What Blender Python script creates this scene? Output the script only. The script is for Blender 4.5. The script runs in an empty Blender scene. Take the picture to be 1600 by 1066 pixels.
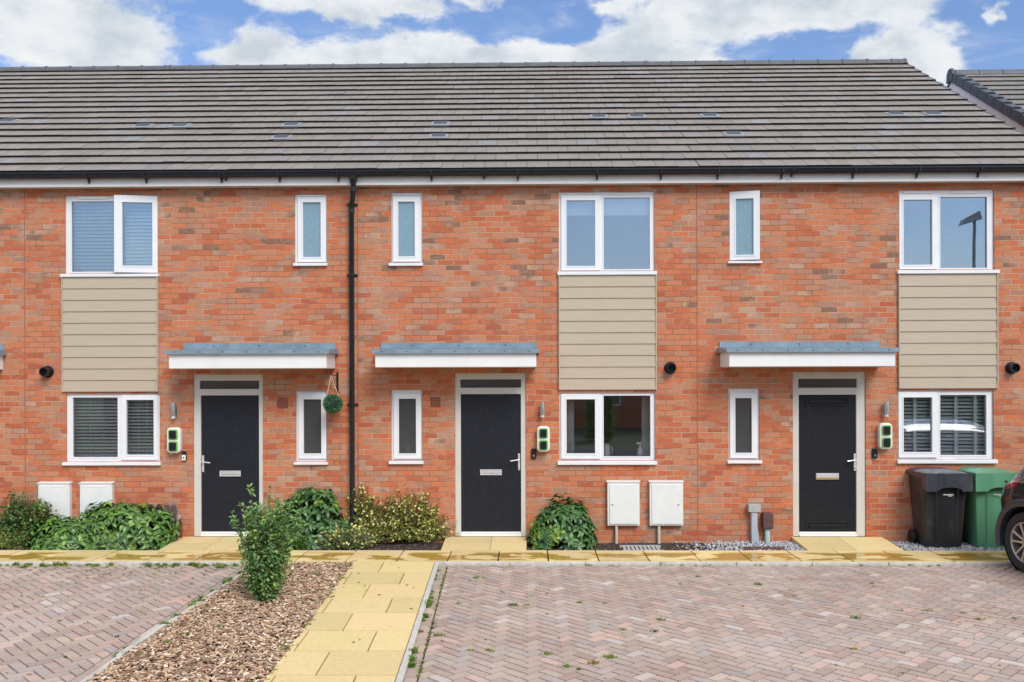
import bpy, bmesh, math, random
from mathutils import Vector, Matrix
random.seed(7)
R = math.radians
scene = bpy.context.scene
COL = scene.collection

# ---------------------------------------------------------------- camera
F_PX, PX0, HOR, CAM_D, CAM_H = 1400.0, 800.0, 590.0, 12.4, 2.28
YAW, ROLL = 0.0175, 0.0028
cam_d = bpy.data.cameras.new("camera")
cam = bpy.data.objects.new("camera", cam_d); COL.objects.link(cam)
cam_d.sensor_width = 36; cam_d.lens = F_PX / 1600 * 36
cam_d.shift_y = (HOR - 533.0) / 1600
cam_d.clip_start = 0.05; cam_d.clip_end = 2000
ROT = Matrix.Rotation(YAW, 3, 'Z') @ Matrix.Rotation(math.pi / 2, 3, 'X') @ Matrix.Rotation(-ROLL, 3, 'Z')
cam.matrix_world = Matrix.Translation((0, -CAM_D, CAM_H)) @ ROT.to_4x4()
scene.camera = cam
CP = Vector((0, -CAM_D, CAM_H))

def ray(px, py):
    return ROT @ Vector(((px - PX0) / F_PX, -(py - HOR) / F_PX, -1))
def W(px, py, Y=0.0):                       # measured point -> x, z on the upright plane y = Y
    d = ray(px, py); t = (Y - CP.y) / d.y; p = CP + d * t
    return p.x, p.z
def G(px, py, Z=0.0):                       # measured point -> x, y on the level plane z = Z
    d = ray(px, py); t = (Z - CP.z) / d.z; p = CP + d * t
    return p.x, p.y

# ---------------------------------------------------------------- sky, sun, exposure
SUN_EL, SUN_AZ = R(43), R(152)              # azimuth clockwise from +Y: behind the camera, to the right
world = bpy.data.worlds.new("World"); scene.world = world; world.use_nodes = True
scene.view_settings.view_transform = 'Standard'; scene.view_settings.look = 'None'
scene.view_settings.gamma = 1; scene.view_settings.exposure = 0.42

class NT:
    """small helper to wire node trees"""
    def __init__(s, tree): s.t = tree; s.n = tree.nodes; s.l = tree.links
    def node(s, typ, **kw):
        n = s.n.new(typ)
        for k, v in kw.items(): setattr(n, k, v)
        return n
    def put(s, sock, v):
        if isinstance(v, bpy.types.NodeSocket): s.l.new(v, sock)
        elif isinstance(v, (tuple, list)) and sock.type == 'RGBA' and len(v) == 3: sock.default_value = (*v, 1)
        else: sock.default_value = v
    def m(s, op, a, b=0.0, c=0.0, clamp=False):
        n = s.node('ShaderNodeMath', operation=op, use_clamp=clamp)
        s.put(n.inputs[0], a); s.put(n.inputs[1], b)
        if op in ('MULTIPLY_ADD', 'SMOOTH_MIN', 'SMOOTH_MAX', 'COMPARE', 'WRAP'): s.put(n.inputs[2], c)
        return n.outputs[0]
    def mix(s, fac, a, b, blend='MIX'):
        n = s.node('ShaderNodeMix', data_type='RGBA', blend_type=blend)
        s.put(n.inputs[0], fac); s.put(n.inputs[6], a); s.put(n.inputs[7], b)
        return n.outputs[2]
    def noise(s, vec, scale, detail=4, rough=0.55, dist=0.0, dim='3D'):
        n = s.node('ShaderNodeTexNoise', noise_dimensions=dim)
        if vec is not None: s.put(n.inputs['Vector'], vec)
        n.inputs['Scale'].default_value = scale; n.inputs['Detail'].default_value = detail
        n.inputs['Roughness'].default_value = rough; n.inputs['Distortion'].default_value = dist
        return n.outputs[0]
    def ramp(s, fac, stops, interp='LINEAR'):
        n = s.node('ShaderNodeValToRGB'); n.color_ramp.interpolation = interp
        e = n.color_ramp.elements
        while len(e) < len(stops): e.new(0.5)
        for i, (p, c) in enumerate(stops):
            e[i].position = p; e[i].color = (*c, 1) if len(c) == 3 else (c[0],) * 3 + (1,)
        s.put(n.inputs[0], fac); return n.outputs[0]
    def sstep(s, v, a, b):
        n = s.node('ShaderNodeMapRange', interpolation_type='SMOOTHSTEP')
        s.put(n.inputs[0], v); n.inputs[1].default_value = a; n.inputs[2].default_value = b
        return n.outputs[0]
    def comb(s, x, y, z=0.0):
        n = s.node('ShaderNodeCombineXYZ'); s.put(n.inputs[0], x); s.put(n.inputs[1], y); s.put(n.inputs[2], z)
        return n.outputs[0]
    def sep(s, v):
        n = s.node('ShaderNodeSeparateXYZ'); s.put(n.inputs[0], v); return n.outputs
    def mapv(s, v, scale):
        n = s.node('ShaderNodeMapping'); s.put(n.inputs[0], v); n.inputs['Scale'].default_value = scale
        return n.outputs[0]

def build_world():
    k = NT(world.node_tree); world.node_tree.nodes.clear()
    out = k.node('ShaderNodeOutputWorld'); bg = k.node('ShaderNodeBackground')
    sky = k.node('ShaderNodeTexSky', sky_type='NISHITA')
    sky.sun_disc = False; sky.sun_elevation = SUN_EL; sky.sun_rotation = SUN_AZ
    sky.air_density = 1.3; sky.dust_density = 0.6; sky.ozone_density = 2.5; sky.altitude = 50
    d = k.node('ShaderNodeTexCoord').outputs['Generated']
    x, y, z = k.sep(d)
    az = k.m('ARCTAN2', x, y); el = k.m('ARCSINE', k.m('MINIMUM', z, 1.0))
    # irregular edges: warp the direction a little before the cloud banks are laid in
    p = k.comb(k.m('MULTIPLY', az, 1.0), k.m('MULTIPLY', el, 1.7), 0.0)
    w1 = k.noise(p, 7, 4, .6); w2 = k.noise(k.mapv(p, (1.0, 1.0, 1.0)), 11, 5, .6, 0.4)
    az2 = k.m('ADD', az, k.m('MULTIPLY', k.m('SUBTRACT', w1, .5), .16))
    el2 = k.m('ADD', el, k.m('MULTIPLY', k.m('SUBTRACT', w2, .5), .055))
    banks = [(120, 70, 215, 95, 1.0), (20, 10, 200, 60, .8), (480, 2, 130, 24, .9), (610, 14, 90, 24, .85), (760, 0, 90, 14, .6),
             (430, 104, 80, 50, 1.5), (580, 104, 90, 46, 1.4), (745, 112, 150, 56, 1.5), (1000, 96, 90, 62, 1.15), (1110, 110, 100, 34, .9), (880, 100, 100, 30, .8),
             (1060, 12, 110, 34, .8), (1180, 20, 110, 44, .95), (1350, 6, 180, 34, 1.1), (1430, 92, 98, 60, 1.2), (1340, 100, 60, 40, .7), (1586, 22, 20, 24, .7), (930, 8, 60, 14, .6)]
    tot = None
    for (bx, by, rx, ry, a) in banks:
        v = ray(bx, by).normalized(); a0 = math.atan2(v.x, v.y); e0 = math.asin(v.z)
        c = math.cos(a0) ** 2
        u = k.m('MULTIPLY', k.m('SUBTRACT', az2, a0), F_PX / rx / c)
        w = k.m('MULTIPLY', k.m('SUBTRACT', el2, e0), F_PX / ry * 1.12)
        g = k.m('MULTIPLY', k.m('POWER', 2.718, k.m('MULTIPLY', k.m('ADD', k.m('MULTIPLY', u, u), k.m('MULTIPLY', w, w)), -1.0)), a)
        tot = g if tot is None else k.m('ADD', tot, g)
    fine = k.noise(p, 20, 7, .62, .3)
    dens = k.m('ADD', tot, k.m('MULTIPLY', k.m('SUBTRACT', fine, .5), 1.15))
    front = k.sstep(dens, .50, .92)
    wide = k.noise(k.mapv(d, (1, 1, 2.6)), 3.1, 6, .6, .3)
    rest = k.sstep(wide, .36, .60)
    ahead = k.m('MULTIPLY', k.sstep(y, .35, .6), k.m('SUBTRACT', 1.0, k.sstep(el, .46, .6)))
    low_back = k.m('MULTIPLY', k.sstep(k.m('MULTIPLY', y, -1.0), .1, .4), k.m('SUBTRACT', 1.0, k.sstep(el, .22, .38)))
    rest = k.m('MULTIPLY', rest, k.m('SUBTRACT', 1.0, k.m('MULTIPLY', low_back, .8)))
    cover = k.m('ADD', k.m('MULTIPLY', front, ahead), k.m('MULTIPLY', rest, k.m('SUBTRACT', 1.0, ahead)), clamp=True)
    veil = k.m('MULTIPLY', k.sstep(k.noise(k.mapv(p, (1, 2.2, 1)), 9, 5, .6, .5), .45, .85), .45)
    cover = k.m('MAXIMUM', cover, k.m('MULTIPLY', veil, ahead))
    lump = k.noise(p, 13, 6, .55)
    shade = k.m('ADD', k.m('MULTIPLY', lump, .75), k.m('MULTIPLY', fine, .4))
    edge = k.sstep(dens, .45, 1.25)
    shade = k.m('ADD', shade, k.m('MULTIPLY', k.m('SUBTRACT', .5, edge), .12))
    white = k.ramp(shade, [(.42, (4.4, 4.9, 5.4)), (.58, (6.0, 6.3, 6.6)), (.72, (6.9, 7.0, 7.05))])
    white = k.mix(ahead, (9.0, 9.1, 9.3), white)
    vm = k.node('ShaderNodeVectorMath', operation='SCALE')
    tinted = k.mix(1.0, sky.outputs[0], (.76, .82, 1.02), 'MULTIPLY')
    k.put(vm.inputs[0], tinted); vm.inputs[3].default_value = 1.15
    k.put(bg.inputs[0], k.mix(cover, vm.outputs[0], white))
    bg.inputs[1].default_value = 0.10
    k.l.new(bg.outputs[0], out.inputs[0])
build_world()

sun_d = bpy.data.lights.new("sun", 'SUN'); sun_d.energy = 2.0; sun_d.angle = R(28); sun_d.color = (1, .965, .91)
sun = bpy.data.objects.new("sun", sun_d); COL.objects.link(sun)
sv = Vector((math.sin(SUN_AZ) * math.cos(SUN_EL), math.cos(SUN_AZ) * math.cos(SUN_EL), math.sin(SUN_EL)))
sun.rotation_euler = sv.to_track_quat('Z', 'Y').to_euler()
sun.location = (5, -20, 20)

# ---------------------------------------------------------------- materials
def new_mat(name):
    m = bpy.data.materials.new(name); m.use_nodes = True
    k = NT(m.node_tree); bs = m.node_tree.nodes['Principled BSDF']
    return m, k, bs
def pos(k): return k.node('ShaderNodeNewGeometry').outputs['Position']
def bump(k, bs, h, strength=.3, dist=.01):
    b = k.node('ShaderNodeBump'); b.inputs['Strength'].default_value = strength; b.inputs['Distance'].default_value = dist
    k.put(b.inputs['Height'], h); k.l.new(b.outputs[0], bs.inputs['Normal'])
def rgb(r, g, b):                           # 0-255 display value -> linear
    f = lambda c: (c / 255 / 12.92) if c / 255 <= .04045 else ((c / 255 + .055) / 1.055) ** 2.4
    return (f(r), f(g), f(b))
def plain(name, c, rough=.5, var=.12, scale=6, metal=0, bmp=0, dirt=None, streak=False, coat=0):
    m, k, bs = new_mat(name); P = pos(k)
    if streak: P = k.mapv(P, (1, 1, .12))
    n = k.noise(P, scale, 6, .65)
    lo = tuple(max(0, v * (1 - var)) for v in c); hi = tuple(min(1, v * (1 + var)) for v in c)
    col = k.ramp(n, [(.3, lo), (.7, hi)])
    if dirt: col = k.mix(k.m('MULTIPLY', k.sstep(k.noise(pos(k), 2.3, 8, .7), .5, .75), dirt[1]), col, dirt[0])
    k.put(bs.inputs['Base Color'], col)
    k.put(bs.inputs['Roughness'], k.m('ADD', rough - .06, k.m('MULTIPLY', n, .12)))
    bs.inputs['Metallic'].default_value = metal
    if coat: bs.inputs['Coat Weight'].default_value = coat; bs.inputs['Coat Roughness'].default_value = .04
    if bmp: bump(k, bs, k.noise(pos(k), scale * 12, 4, .6), bmp, .004)
    return m
def attr_mat(name, rough=.5, bmp=0, bscale=80, transl=0, var=.2, vscale=20, spec=.5):
    """base colour from the per-piece colour attribute"""
    m, k, bs = new_mat(name)
    a = k.node('ShaderNodeAttribute', attribute_name='Col').outputs[0]
    n = k.noise(pos(k), vscale, 5, .65)
    g = k.m('ADD', 1 - var, k.m('MULTIPLY', n, var * 2))
    col = k.mix(1.0, a, k.comb(g, g, g), 'MULTIPLY')
    k.put(bs.inputs['Base Color'], col); bs.inputs['Roughness'].default_value = rough
    bs.inputs['Specular IOR Level'].default_value = spec
    if bmp: bump(k, bs, k.noise(pos(k), bscale, 4, .6), bmp, .004)
    if transl:
        out = m.node_tree.nodes['Material Output']
        tr = k.node('ShaderNodeBsdfTranslucent'); k.put(tr.inputs[0], k.mix(1.0, col, (1.0, 1.15, .5), 'MULTIPLY'))
        mx = k.node('ShaderNodeMixShader'); mx.inputs[0].default_value = transl
        k.l.new(bs.outputs[0], mx.inputs[1]); k.l.new(tr.outputs[0], mx.inputs[2]); k.l.new(mx.outputs[0], out.inputs[0])
    return m

def brick_material():
    m, k, bs = new_mat("brick"); P = pos(k)
    x, y, z = k.sep(P)
    wob = k.m('MULTIPLY', k.m('SUBTRACT', k.noise(P, 9, 3), .5), .010)
    u = k.m('ADD', k.m('ADD', x, y), wob)
    v = k.m('ADD', k.m('ADD', z, 10.035), k.m('MULTIPLY', k.m('SUBTRACT', k.noise(P, 5, 2), .5), .008))
    rv = k.m('DIVIDE', v, .075); row = k.m('FLOOR', rv); fv = k.m('FRACT', rv)
    odd = k.m('MODULO', row, 2.0)
    jit = k.node('ShaderNodeTexWhiteNoise', noise_dimensions='1D'); k.put(jit.inputs['W'], row)
    uu = k.m('ADD', k.m('ADD', k.m('DIVIDE', u, .225), k.m('MULTIPLY', odd, .5)), k.m('MULTIPLY', jit.outputs[0], .10))
    uu = k.m('ADD', uu, 100.0)
    col = k.m('FLOOR', uu); fu = k.m('FRACT', uu)
    wn = k.node('ShaderNodeTexWhiteNoise', noise_dimensions='3D'); k.put(wn.inputs['Vector'], k.comb(col, row, 3.0))
    r1 = wn.outputs['Value']
    wn2 = k.node('ShaderNodeTexWhiteNoise', noise_dimensions='3D'); k.put(wn2.inputs['Vector'], k.comb(col, row, 8.0))
    r2 = wn2.outputs['Value']
    zone = k.noise(P, .9, 3, .55)
    zup = k.sstep(z, 2.4, 4.2)
    r = k.m('ADD', k.m('MULTIPLY', r1, .86), k.m('ADD', k.m('MULTIPLY', k.m('SUBTRACT', zone, .5), .75), k.m('MULTIPLY', zup, .10)), clamp=True)
    tone = k.ramp(r, [(0, (.46, .125, .068)), (.16, (.54, .160, .080)), (.36, (.62, .205, .100)), (.54, (.58, .230, .125)),
                      (.68, (.51, .255, .165)), (.80, (.42, .225, .160)), (.88, (.56, .345, .255)), (.93, (.27, .150, .110))], 'LINEAR')
    gr = k.noise(k.mapv(P, (1, 1, 1.6)), 34, 6, .72)
    tone = k.mix(1.0, tone, k.ramp(gr, [(.25, (.68, .68, .70)), (.75, (1.24, 1.22, 1.20))]), 'MULTIPLY')
    tone = k.mix(1.0, tone, (.97, .95, .88), 'MULTIPLY')
    tone = k.mix(k.m('MULTIPLY', k.sstep(r2, .75, 1.0), .35), tone, (.48, .30, .22))
    smear = k.noise(k.mapv(P, (1, 1, 1.8)), 7.5, 6, .7, .6)
    tone = k.mix(k.m('MULTIPLY', k.sstep(smear, .50, .66), .45), tone, (.50, .29, .18))
    tone = k.mix(k.m('MULTIPLY', k.sstep(k.noise(P, 16, 5, .7), .56, .72), .5), tone, (.28, .145, .085))
    # mortar: pale in some patches, brick-dusted in others
    mort = k.mix(k.sstep(k.noise(P, 1.7, 4, .6), .44, .58), (.31, .155, .10), (.52, .345, .24))
    edge = k.m('MULTIPLY', k.m('SUBTRACT', k.noise(P, 60, 4, .7), .5), .06)
    mu = k.sstep(k.m('ABSOLUTE', k.m('SUBTRACT', k.m('ADD', fu, edge), .5)), .468, .484)
    mv = k.sstep(k.m('ABSOLUTE', k.m('SUBTRACT', k.m('ADD', fv, k.m('MULTIPLY', edge, 2.2)), .5)), .415, .455)
    mask = k.m('MAXIMUM', mu, mv)
    c = k.mix(mask, tone, mort)
    # white salt bloom in a few places
    bl = k.m('MULTIPLY', k.sstep(k.noise(k.mapv(P, (1, 1, .6)), 1.1, 7, .72), .60, .74), .38)
    c = k.mix(bl, c, (.62, .47, .38))
    k.put(bs.inputs['Base Color'], c)
    bs.inputs['Roughness'].default_value = .9; bs.inputs['Specular IOR Level'].default_value = .2
    h = k.m('ADD', k.m('SUBTRACT', 1.0, mask), k.m('MULTIPLY', gr, .5))
    bump(k, bs, h, .55, .006)
    return m

def glass_material(name, refl, tint, rough=.0, wave=.0):
    m, k, bs = new_mat(name); t = m.node_tree; out = t.nodes['Material Output']; t.nodes.remove(bs)
    tr = k.node('ShaderNodeBsdfTransparent'); tr.inputs[0].default_value = (.96, .98, .98, 1)
    gl = k.node('ShaderNodeBsdfGlossy'); gl.inputs['Color'].default_value = (*tint, 1); gl.inputs['Roughness'].default_value = rough
    fr = k.node('ShaderNodeFresnel'); fr.inputs[0].default_value = 1.5
    fac = k.m('ADD', refl, k.m('MULTIPLY', fr.outputs[0], .9), clamp=True)
    b = k.node('ShaderNodeBump'); b.inputs['Strength'].default_value = .02; b.inputs['Distance'].default_value = .01
    k.put(b.inputs['Height'], k.noise(pos(k), 1.6, 2)); k.l.new(b.outputs[0], gl.inputs['Normal'])
    mx = k.node('ShaderNodeMixShader'); k.put(mx.inputs[0], fac)
    k.l.new(tr.outputs[0], mx.inputs[1]); k.l.new(gl.outputs[0], mx.inputs[2]); k.l.new(mx.outputs[0], out.inputs[0])
    return m
def frosted_material(name, c, clear=0):
    m, k, bs = new_mat(name)
    P = k.mapv(pos(k), (1, 1, .35))
    n = k.noise(P, 60, 3, .6)
    k.put(bs.inputs['Base Color'], k.ramp(n, [(.3, tuple(v * .75 for v in c)), (.7, c)]))
    bs.inputs['Roughness'].default_value = .16; bs.inputs['Specular IOR Level'].default_value = 1.0
    bs.inputs['Coat Weight'].default_value = .6; bs.inputs['Coat Roughness'].default_value = .05; bs.inputs['Coat IOR'].default_value = 1.9
    bump(k, bs, n, .5, .004)
    if clear:
        out = m.node_tree.nodes['Material Output']; tr = k.node('ShaderNodeBsdfTransparent'); mx = k.node('ShaderNodeMixShader')
        mx.inputs[0].default_value = clear; k.l.new(bs.outputs[0], mx.inputs[1]); k.l.new(tr.outputs[0], mx.inputs[2]); k.l.new(mx.outputs[0], out.inputs[0])
    return m

MAT = {}
MAT['brick'] = brick_material()
MAT['joint'] = plain('joint sealant', (.34, .12, .08), .8, .2, 12)
MAT['upvc'] = plain('white window plastic', (.80, .81, .82), .32, .03, 5, dirt=((.55, .53, .48), .12))
MAT['upvc_old'] = plain('white fascia plastic', (.84, .83, .80), .4, .05, 3, dirt=((.45, .42, .34), .25))
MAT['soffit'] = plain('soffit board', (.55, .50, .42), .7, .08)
MAT['doorframe'] = plain('greige door frame', (.62, .60, .55), .45, .05, 4, dirt=((.40, .37, .30), .25))
MAT['canopy'] = plain('white canopy board', (.82, .82, .80), .4, .03, 3, dirt=((.5, .48, .40), .15), streak=True)
MAT['zinc'] = plain('blue grey flashing', (.21, .29, .35), .45, .22, 5, dirt=((.13, .17, .19), .6), bmp=.1)
MAT['black'] = plain('black plastic', (.012, .013, .017), .28, .3, 8)
MAT['blackmatt'] = plain('black rubber', (.018, .018, .02), .7, .3, 8)
MAT['steel'] = plain('brushed steel', (.60, .60, .58), .28, .1, 20, metal=1)
MAT['chrome'] = plain('satin chrome', (.80, .81, .83), .32, .05, 20, metal=.55)
MAT['brass'] = plain('brass', (.62, .45, .16), .35, .1, 20, metal=.6)
MAT['white_gloss'] = plain('white cover', (.78, .79, .76), .35, .04, 9, dirt=((.5, .5, .42), .15))
MAT['greenplastic'] = plain('green translucent cover', (.17, .46, .07), .2, .15, 20)
MAT['terra'] = plain('air brick', (.22, .07, .05), .85, .2, 20)
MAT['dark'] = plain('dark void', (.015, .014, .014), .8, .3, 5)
MAT['room'] = plain('room plaster', (.72, .71, .69), .8, .1, 1)
MAT['roomfloor'] = plain('room floor', (.34, .28, .22), .6, .2, 3)
MAT['glass_up'] = glass_material('upper window glass', .22, (.76, .85, .92))
MAT['glass_low'] = glass_material('lower window glass', .11, (.85, .88, .92))
MAT['frost_up'] = frosted_material('frosted upper glass', (.20, .33, .39))
MAT['frost_low'] = frosted_material('frosted lower glass', (.10, .105, .11), .42)
MAT['blind'] = plain('cream blind', (.88, .87, .82), .5, .05)
MAT['blind_blue'] = plain('pale blind', (.84, .89, .92), .5, .06)
MAT['shutter'] = plain('white shutter', (.88, .89, .88), .45, .04)
MAT['beigepipe'] = plain('cream pipe', (.58, .56, .46), .5, .08)
MAT['greypipe'] = plain('grey blue duct', (.42, .47, .52), .5, .1, 9)
MAT['greybox'] = plain('grey box', (.42, .43, .42), .6, .1, 20)
MAT['palepipe'] = plain('pale green pipe', (.42, .62, .54), .5, .12, 20)
MAT['brownbox'] = plain('brown weathered box', (.11, .055, .052), .6, .3, 30)
MAT['tarmac'] = plain('tarmac', (.055, .055, .058), .9, .25, 30, bmp=.5)
MAT['soil'] = plain('dark soil', (.045, .032, .024), .95, .5, 14, bmp=.8)
MAT['sand'] = plain('joint sand', (.034, .024, .016), .95, .5, 10, dirt=((.05, .07, .015), .9))
MAT['earth'] = plain('earth ground', (.10, .11, .06), .95, .3, 2)
MAT['kerb'] = plain('concrete edging', (.56, .54, .48), .85, .2, 12, bmp=.5, dirt=((.20, .19, .15), .6))
MAT['stem'] = plain('woody stem', (.09, .06, .035), .9, .3, 30)
MAT['leaf'] = attr_mat('glossy leaf', .33, transl=.16, var=.25, vscale=8)
MAT['leafmatt'] = attr_mat('small leaf', .5, transl=.25, var=.25, vscale=8)
MAT['petal'] = attr_mat('petal', .6, transl=.2, var=.08)
MAT['chip'] = attr_mat('bark chip', .85, .4, 120, var=.3, vscale=60)
MAT['stone'] = attr_mat('gravel stone', .75, .2, 120, var=.2, vscale=60)
MAT['hedge'] = attr_mat('hedge leaf', .6, transl=.2)
MAT['wood'] = plain('fence boards', (.30, .25, .20), .85, .35, 9, streak=True, bmp=.3)

def door_material(name, c):
    m, k, bs = new_mat(name)
    P = k.mapv(pos(k), (1, 1, .16)); n = k.noise(P, 75, 6, .75, 1.5)
    k.put(bs.inputs['Base Color'], k.mix(k.m('MULTIPLY', k.sstep(n, .50, .72), .7), c, tuple(v * 3.6 for v in c)))
    bs.inputs['Roughness'].default_value = .5; bs.inputs['Specular IOR Level'].default_value = .3
    bump(k, bs, n, .8, .004); return m
MAT['door'] = door_material('anthracite woodgrain', (.011, .013, .019))
MAT['door_black'] = door_material('black woodgrain', (.009, .010, .014))

def cladding_material():
    m, k, bs = new_mat('beige cladding')
    P = k.mapv(pos(k), (.25, 1, 6)); n = k.noise(P, 18, 6, .7)
    k.put(bs.inputs['Base Color'], k.ramp(n, [(.3, (.44, .365, .265)), (.7, (.52, .435, .325))]))
    bs.inputs['Roughness'].default_value = .6; bump(k, bs, n, .35, .003); return m
MAT['cladding'] = cladding_material()
def tile_material():
    m, k, bs = new_mat('roof tile')
    a = k.node('ShaderNodeAttribute', attribute_name='Col').outputs[0]; P = pos(k)
    n = k.noise(P, 14, 7, .7); big = k.noise(k.mapv(P, (1, .5, .5)), .8, 4, .6)
    c = k.mix(1.0, a, k.ramp(n, [(.3, (.80, .79, .78)), (.7, (1.15, 1.15, 1.15))]), 'MULTIPLY')
    c = k.mix(k.m('MULTIPLY', k.sstep(big, .50, .72), .45), c, (.215, .185, .150))
    c = k.mix(k.m('MULTIPLY', k.sstep(k.noise(P, 3.3, 9, .75), .64, .74), .6), c, (.26, .19, .09))
    k.put(bs.inputs['Base Color'], c)
    k.put(bs.inputs['Roughness'], k.m('ADD', .42, k.m('MULTIPLY', n, .3)))
    bump(k, bs, k.noise(P, 70, 5, .7), .3, .004); return m
MAT['tile'] = tile_material()
MAT['tile_edge'] = plain('mossy shadowed tile butt', (.022, .015, .010), .95, .5, 10)  # near-black: grime plus the course-line shadow, both put into the colour
MAT['ridge'] = plain('ridge tile', (.105, .112, .125), .6, .2, 5, dirt=((.16, .13, .09), .4))
MAT['verge'] = plain('verge tile', (.060, .070, .088), .5, .2, 8)

def slab_material():
    m, k, bs = new_mat('yellow paving slab')
    a = k.node('ShaderNodeAttribute', attribute_name='Col').outputs[0]; P = pos(k)
    x, y, z = k.sep(P)
    n = k.noise(P, 26, 6, .7)
    c = k.mix(1.0, a, k.ramp(n, [(.3, (.90, .89, .86)), (.7, (1.08, 1.08, 1.08))]), 'MULTIPLY')
    # standing rain water stains in shallow pools on the strip along the houses
    strip = k.m('MULTIPLY', k.sstep(y, -1.44, -1.30), k.m('SUBTRACT', 1.0, k.sstep(y, -.98, -.80)))
    st = k.noise(k.mapv(P, (2.1, 3.6, 1)), 1.0, 3, .45, .3)
    pool = k.m('MULTIPLY', k.sstep(st, .475, .50), strip)
    ring = k.m('MULTIPLY', k.sstep(st, .42, .475), strip)
    c = k.mix(k.m('MULTIPLY', ring, .35), c, (.50, .33, .085))
    c = k.mix(k.m('MULTIPLY', pool, .85), c, (.46, .27, .035))
    dirt = k.sstep(k.noise(P, 2.2, 8, .75), .56, .75)
    c = k.mix(k.m('MULTIPLY', dirt, .42), c, (.34, .25, .11))
    k.put(bs.inputs['Base Color'], c)
    k.put(bs.inputs['Roughness'], k.m('SUBTRACT', .82, k.m('MULTIPLY', pool, .72)))
    bump(k, bs, n, .25, .003); return m
MAT['slab'] = slab_material()
def block_material():
    m, k, bs = new_mat('block paving')
    a = k.node('ShaderNodeAttribute', attribute_name='Col').outputs[0]; P = pos(k)
    n = k.noise(P, 90, 5, .75)
    c = k.mix(1.0, a, k.ramp(n, [(.3, (.80, .79, .79)), (.7, (1.14, 1.14, 1.15))]), 'MULTIPLY')
    worn = k.sstep(k.noise(P, .55, 4, .6), .45, .68)
    c = k.mix(k.m('MULTIPLY', worn, .28), c, (.60, .53, .49))
    damp = k.sstep(k.noise(k.mapv(P, (1, 1.6, 1)), .8, 5, .65), .56, .72)
    c = k.mix(k.m('MULTIPLY', damp, .22), c, (.34, .265, .245))
    k.put(bs.inputs['Base Color'], c); bs.inputs['Roughness'].default_value = .8
    bump(k, bs, n, .35, .003); return m
MAT['block'] = block_material()

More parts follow.
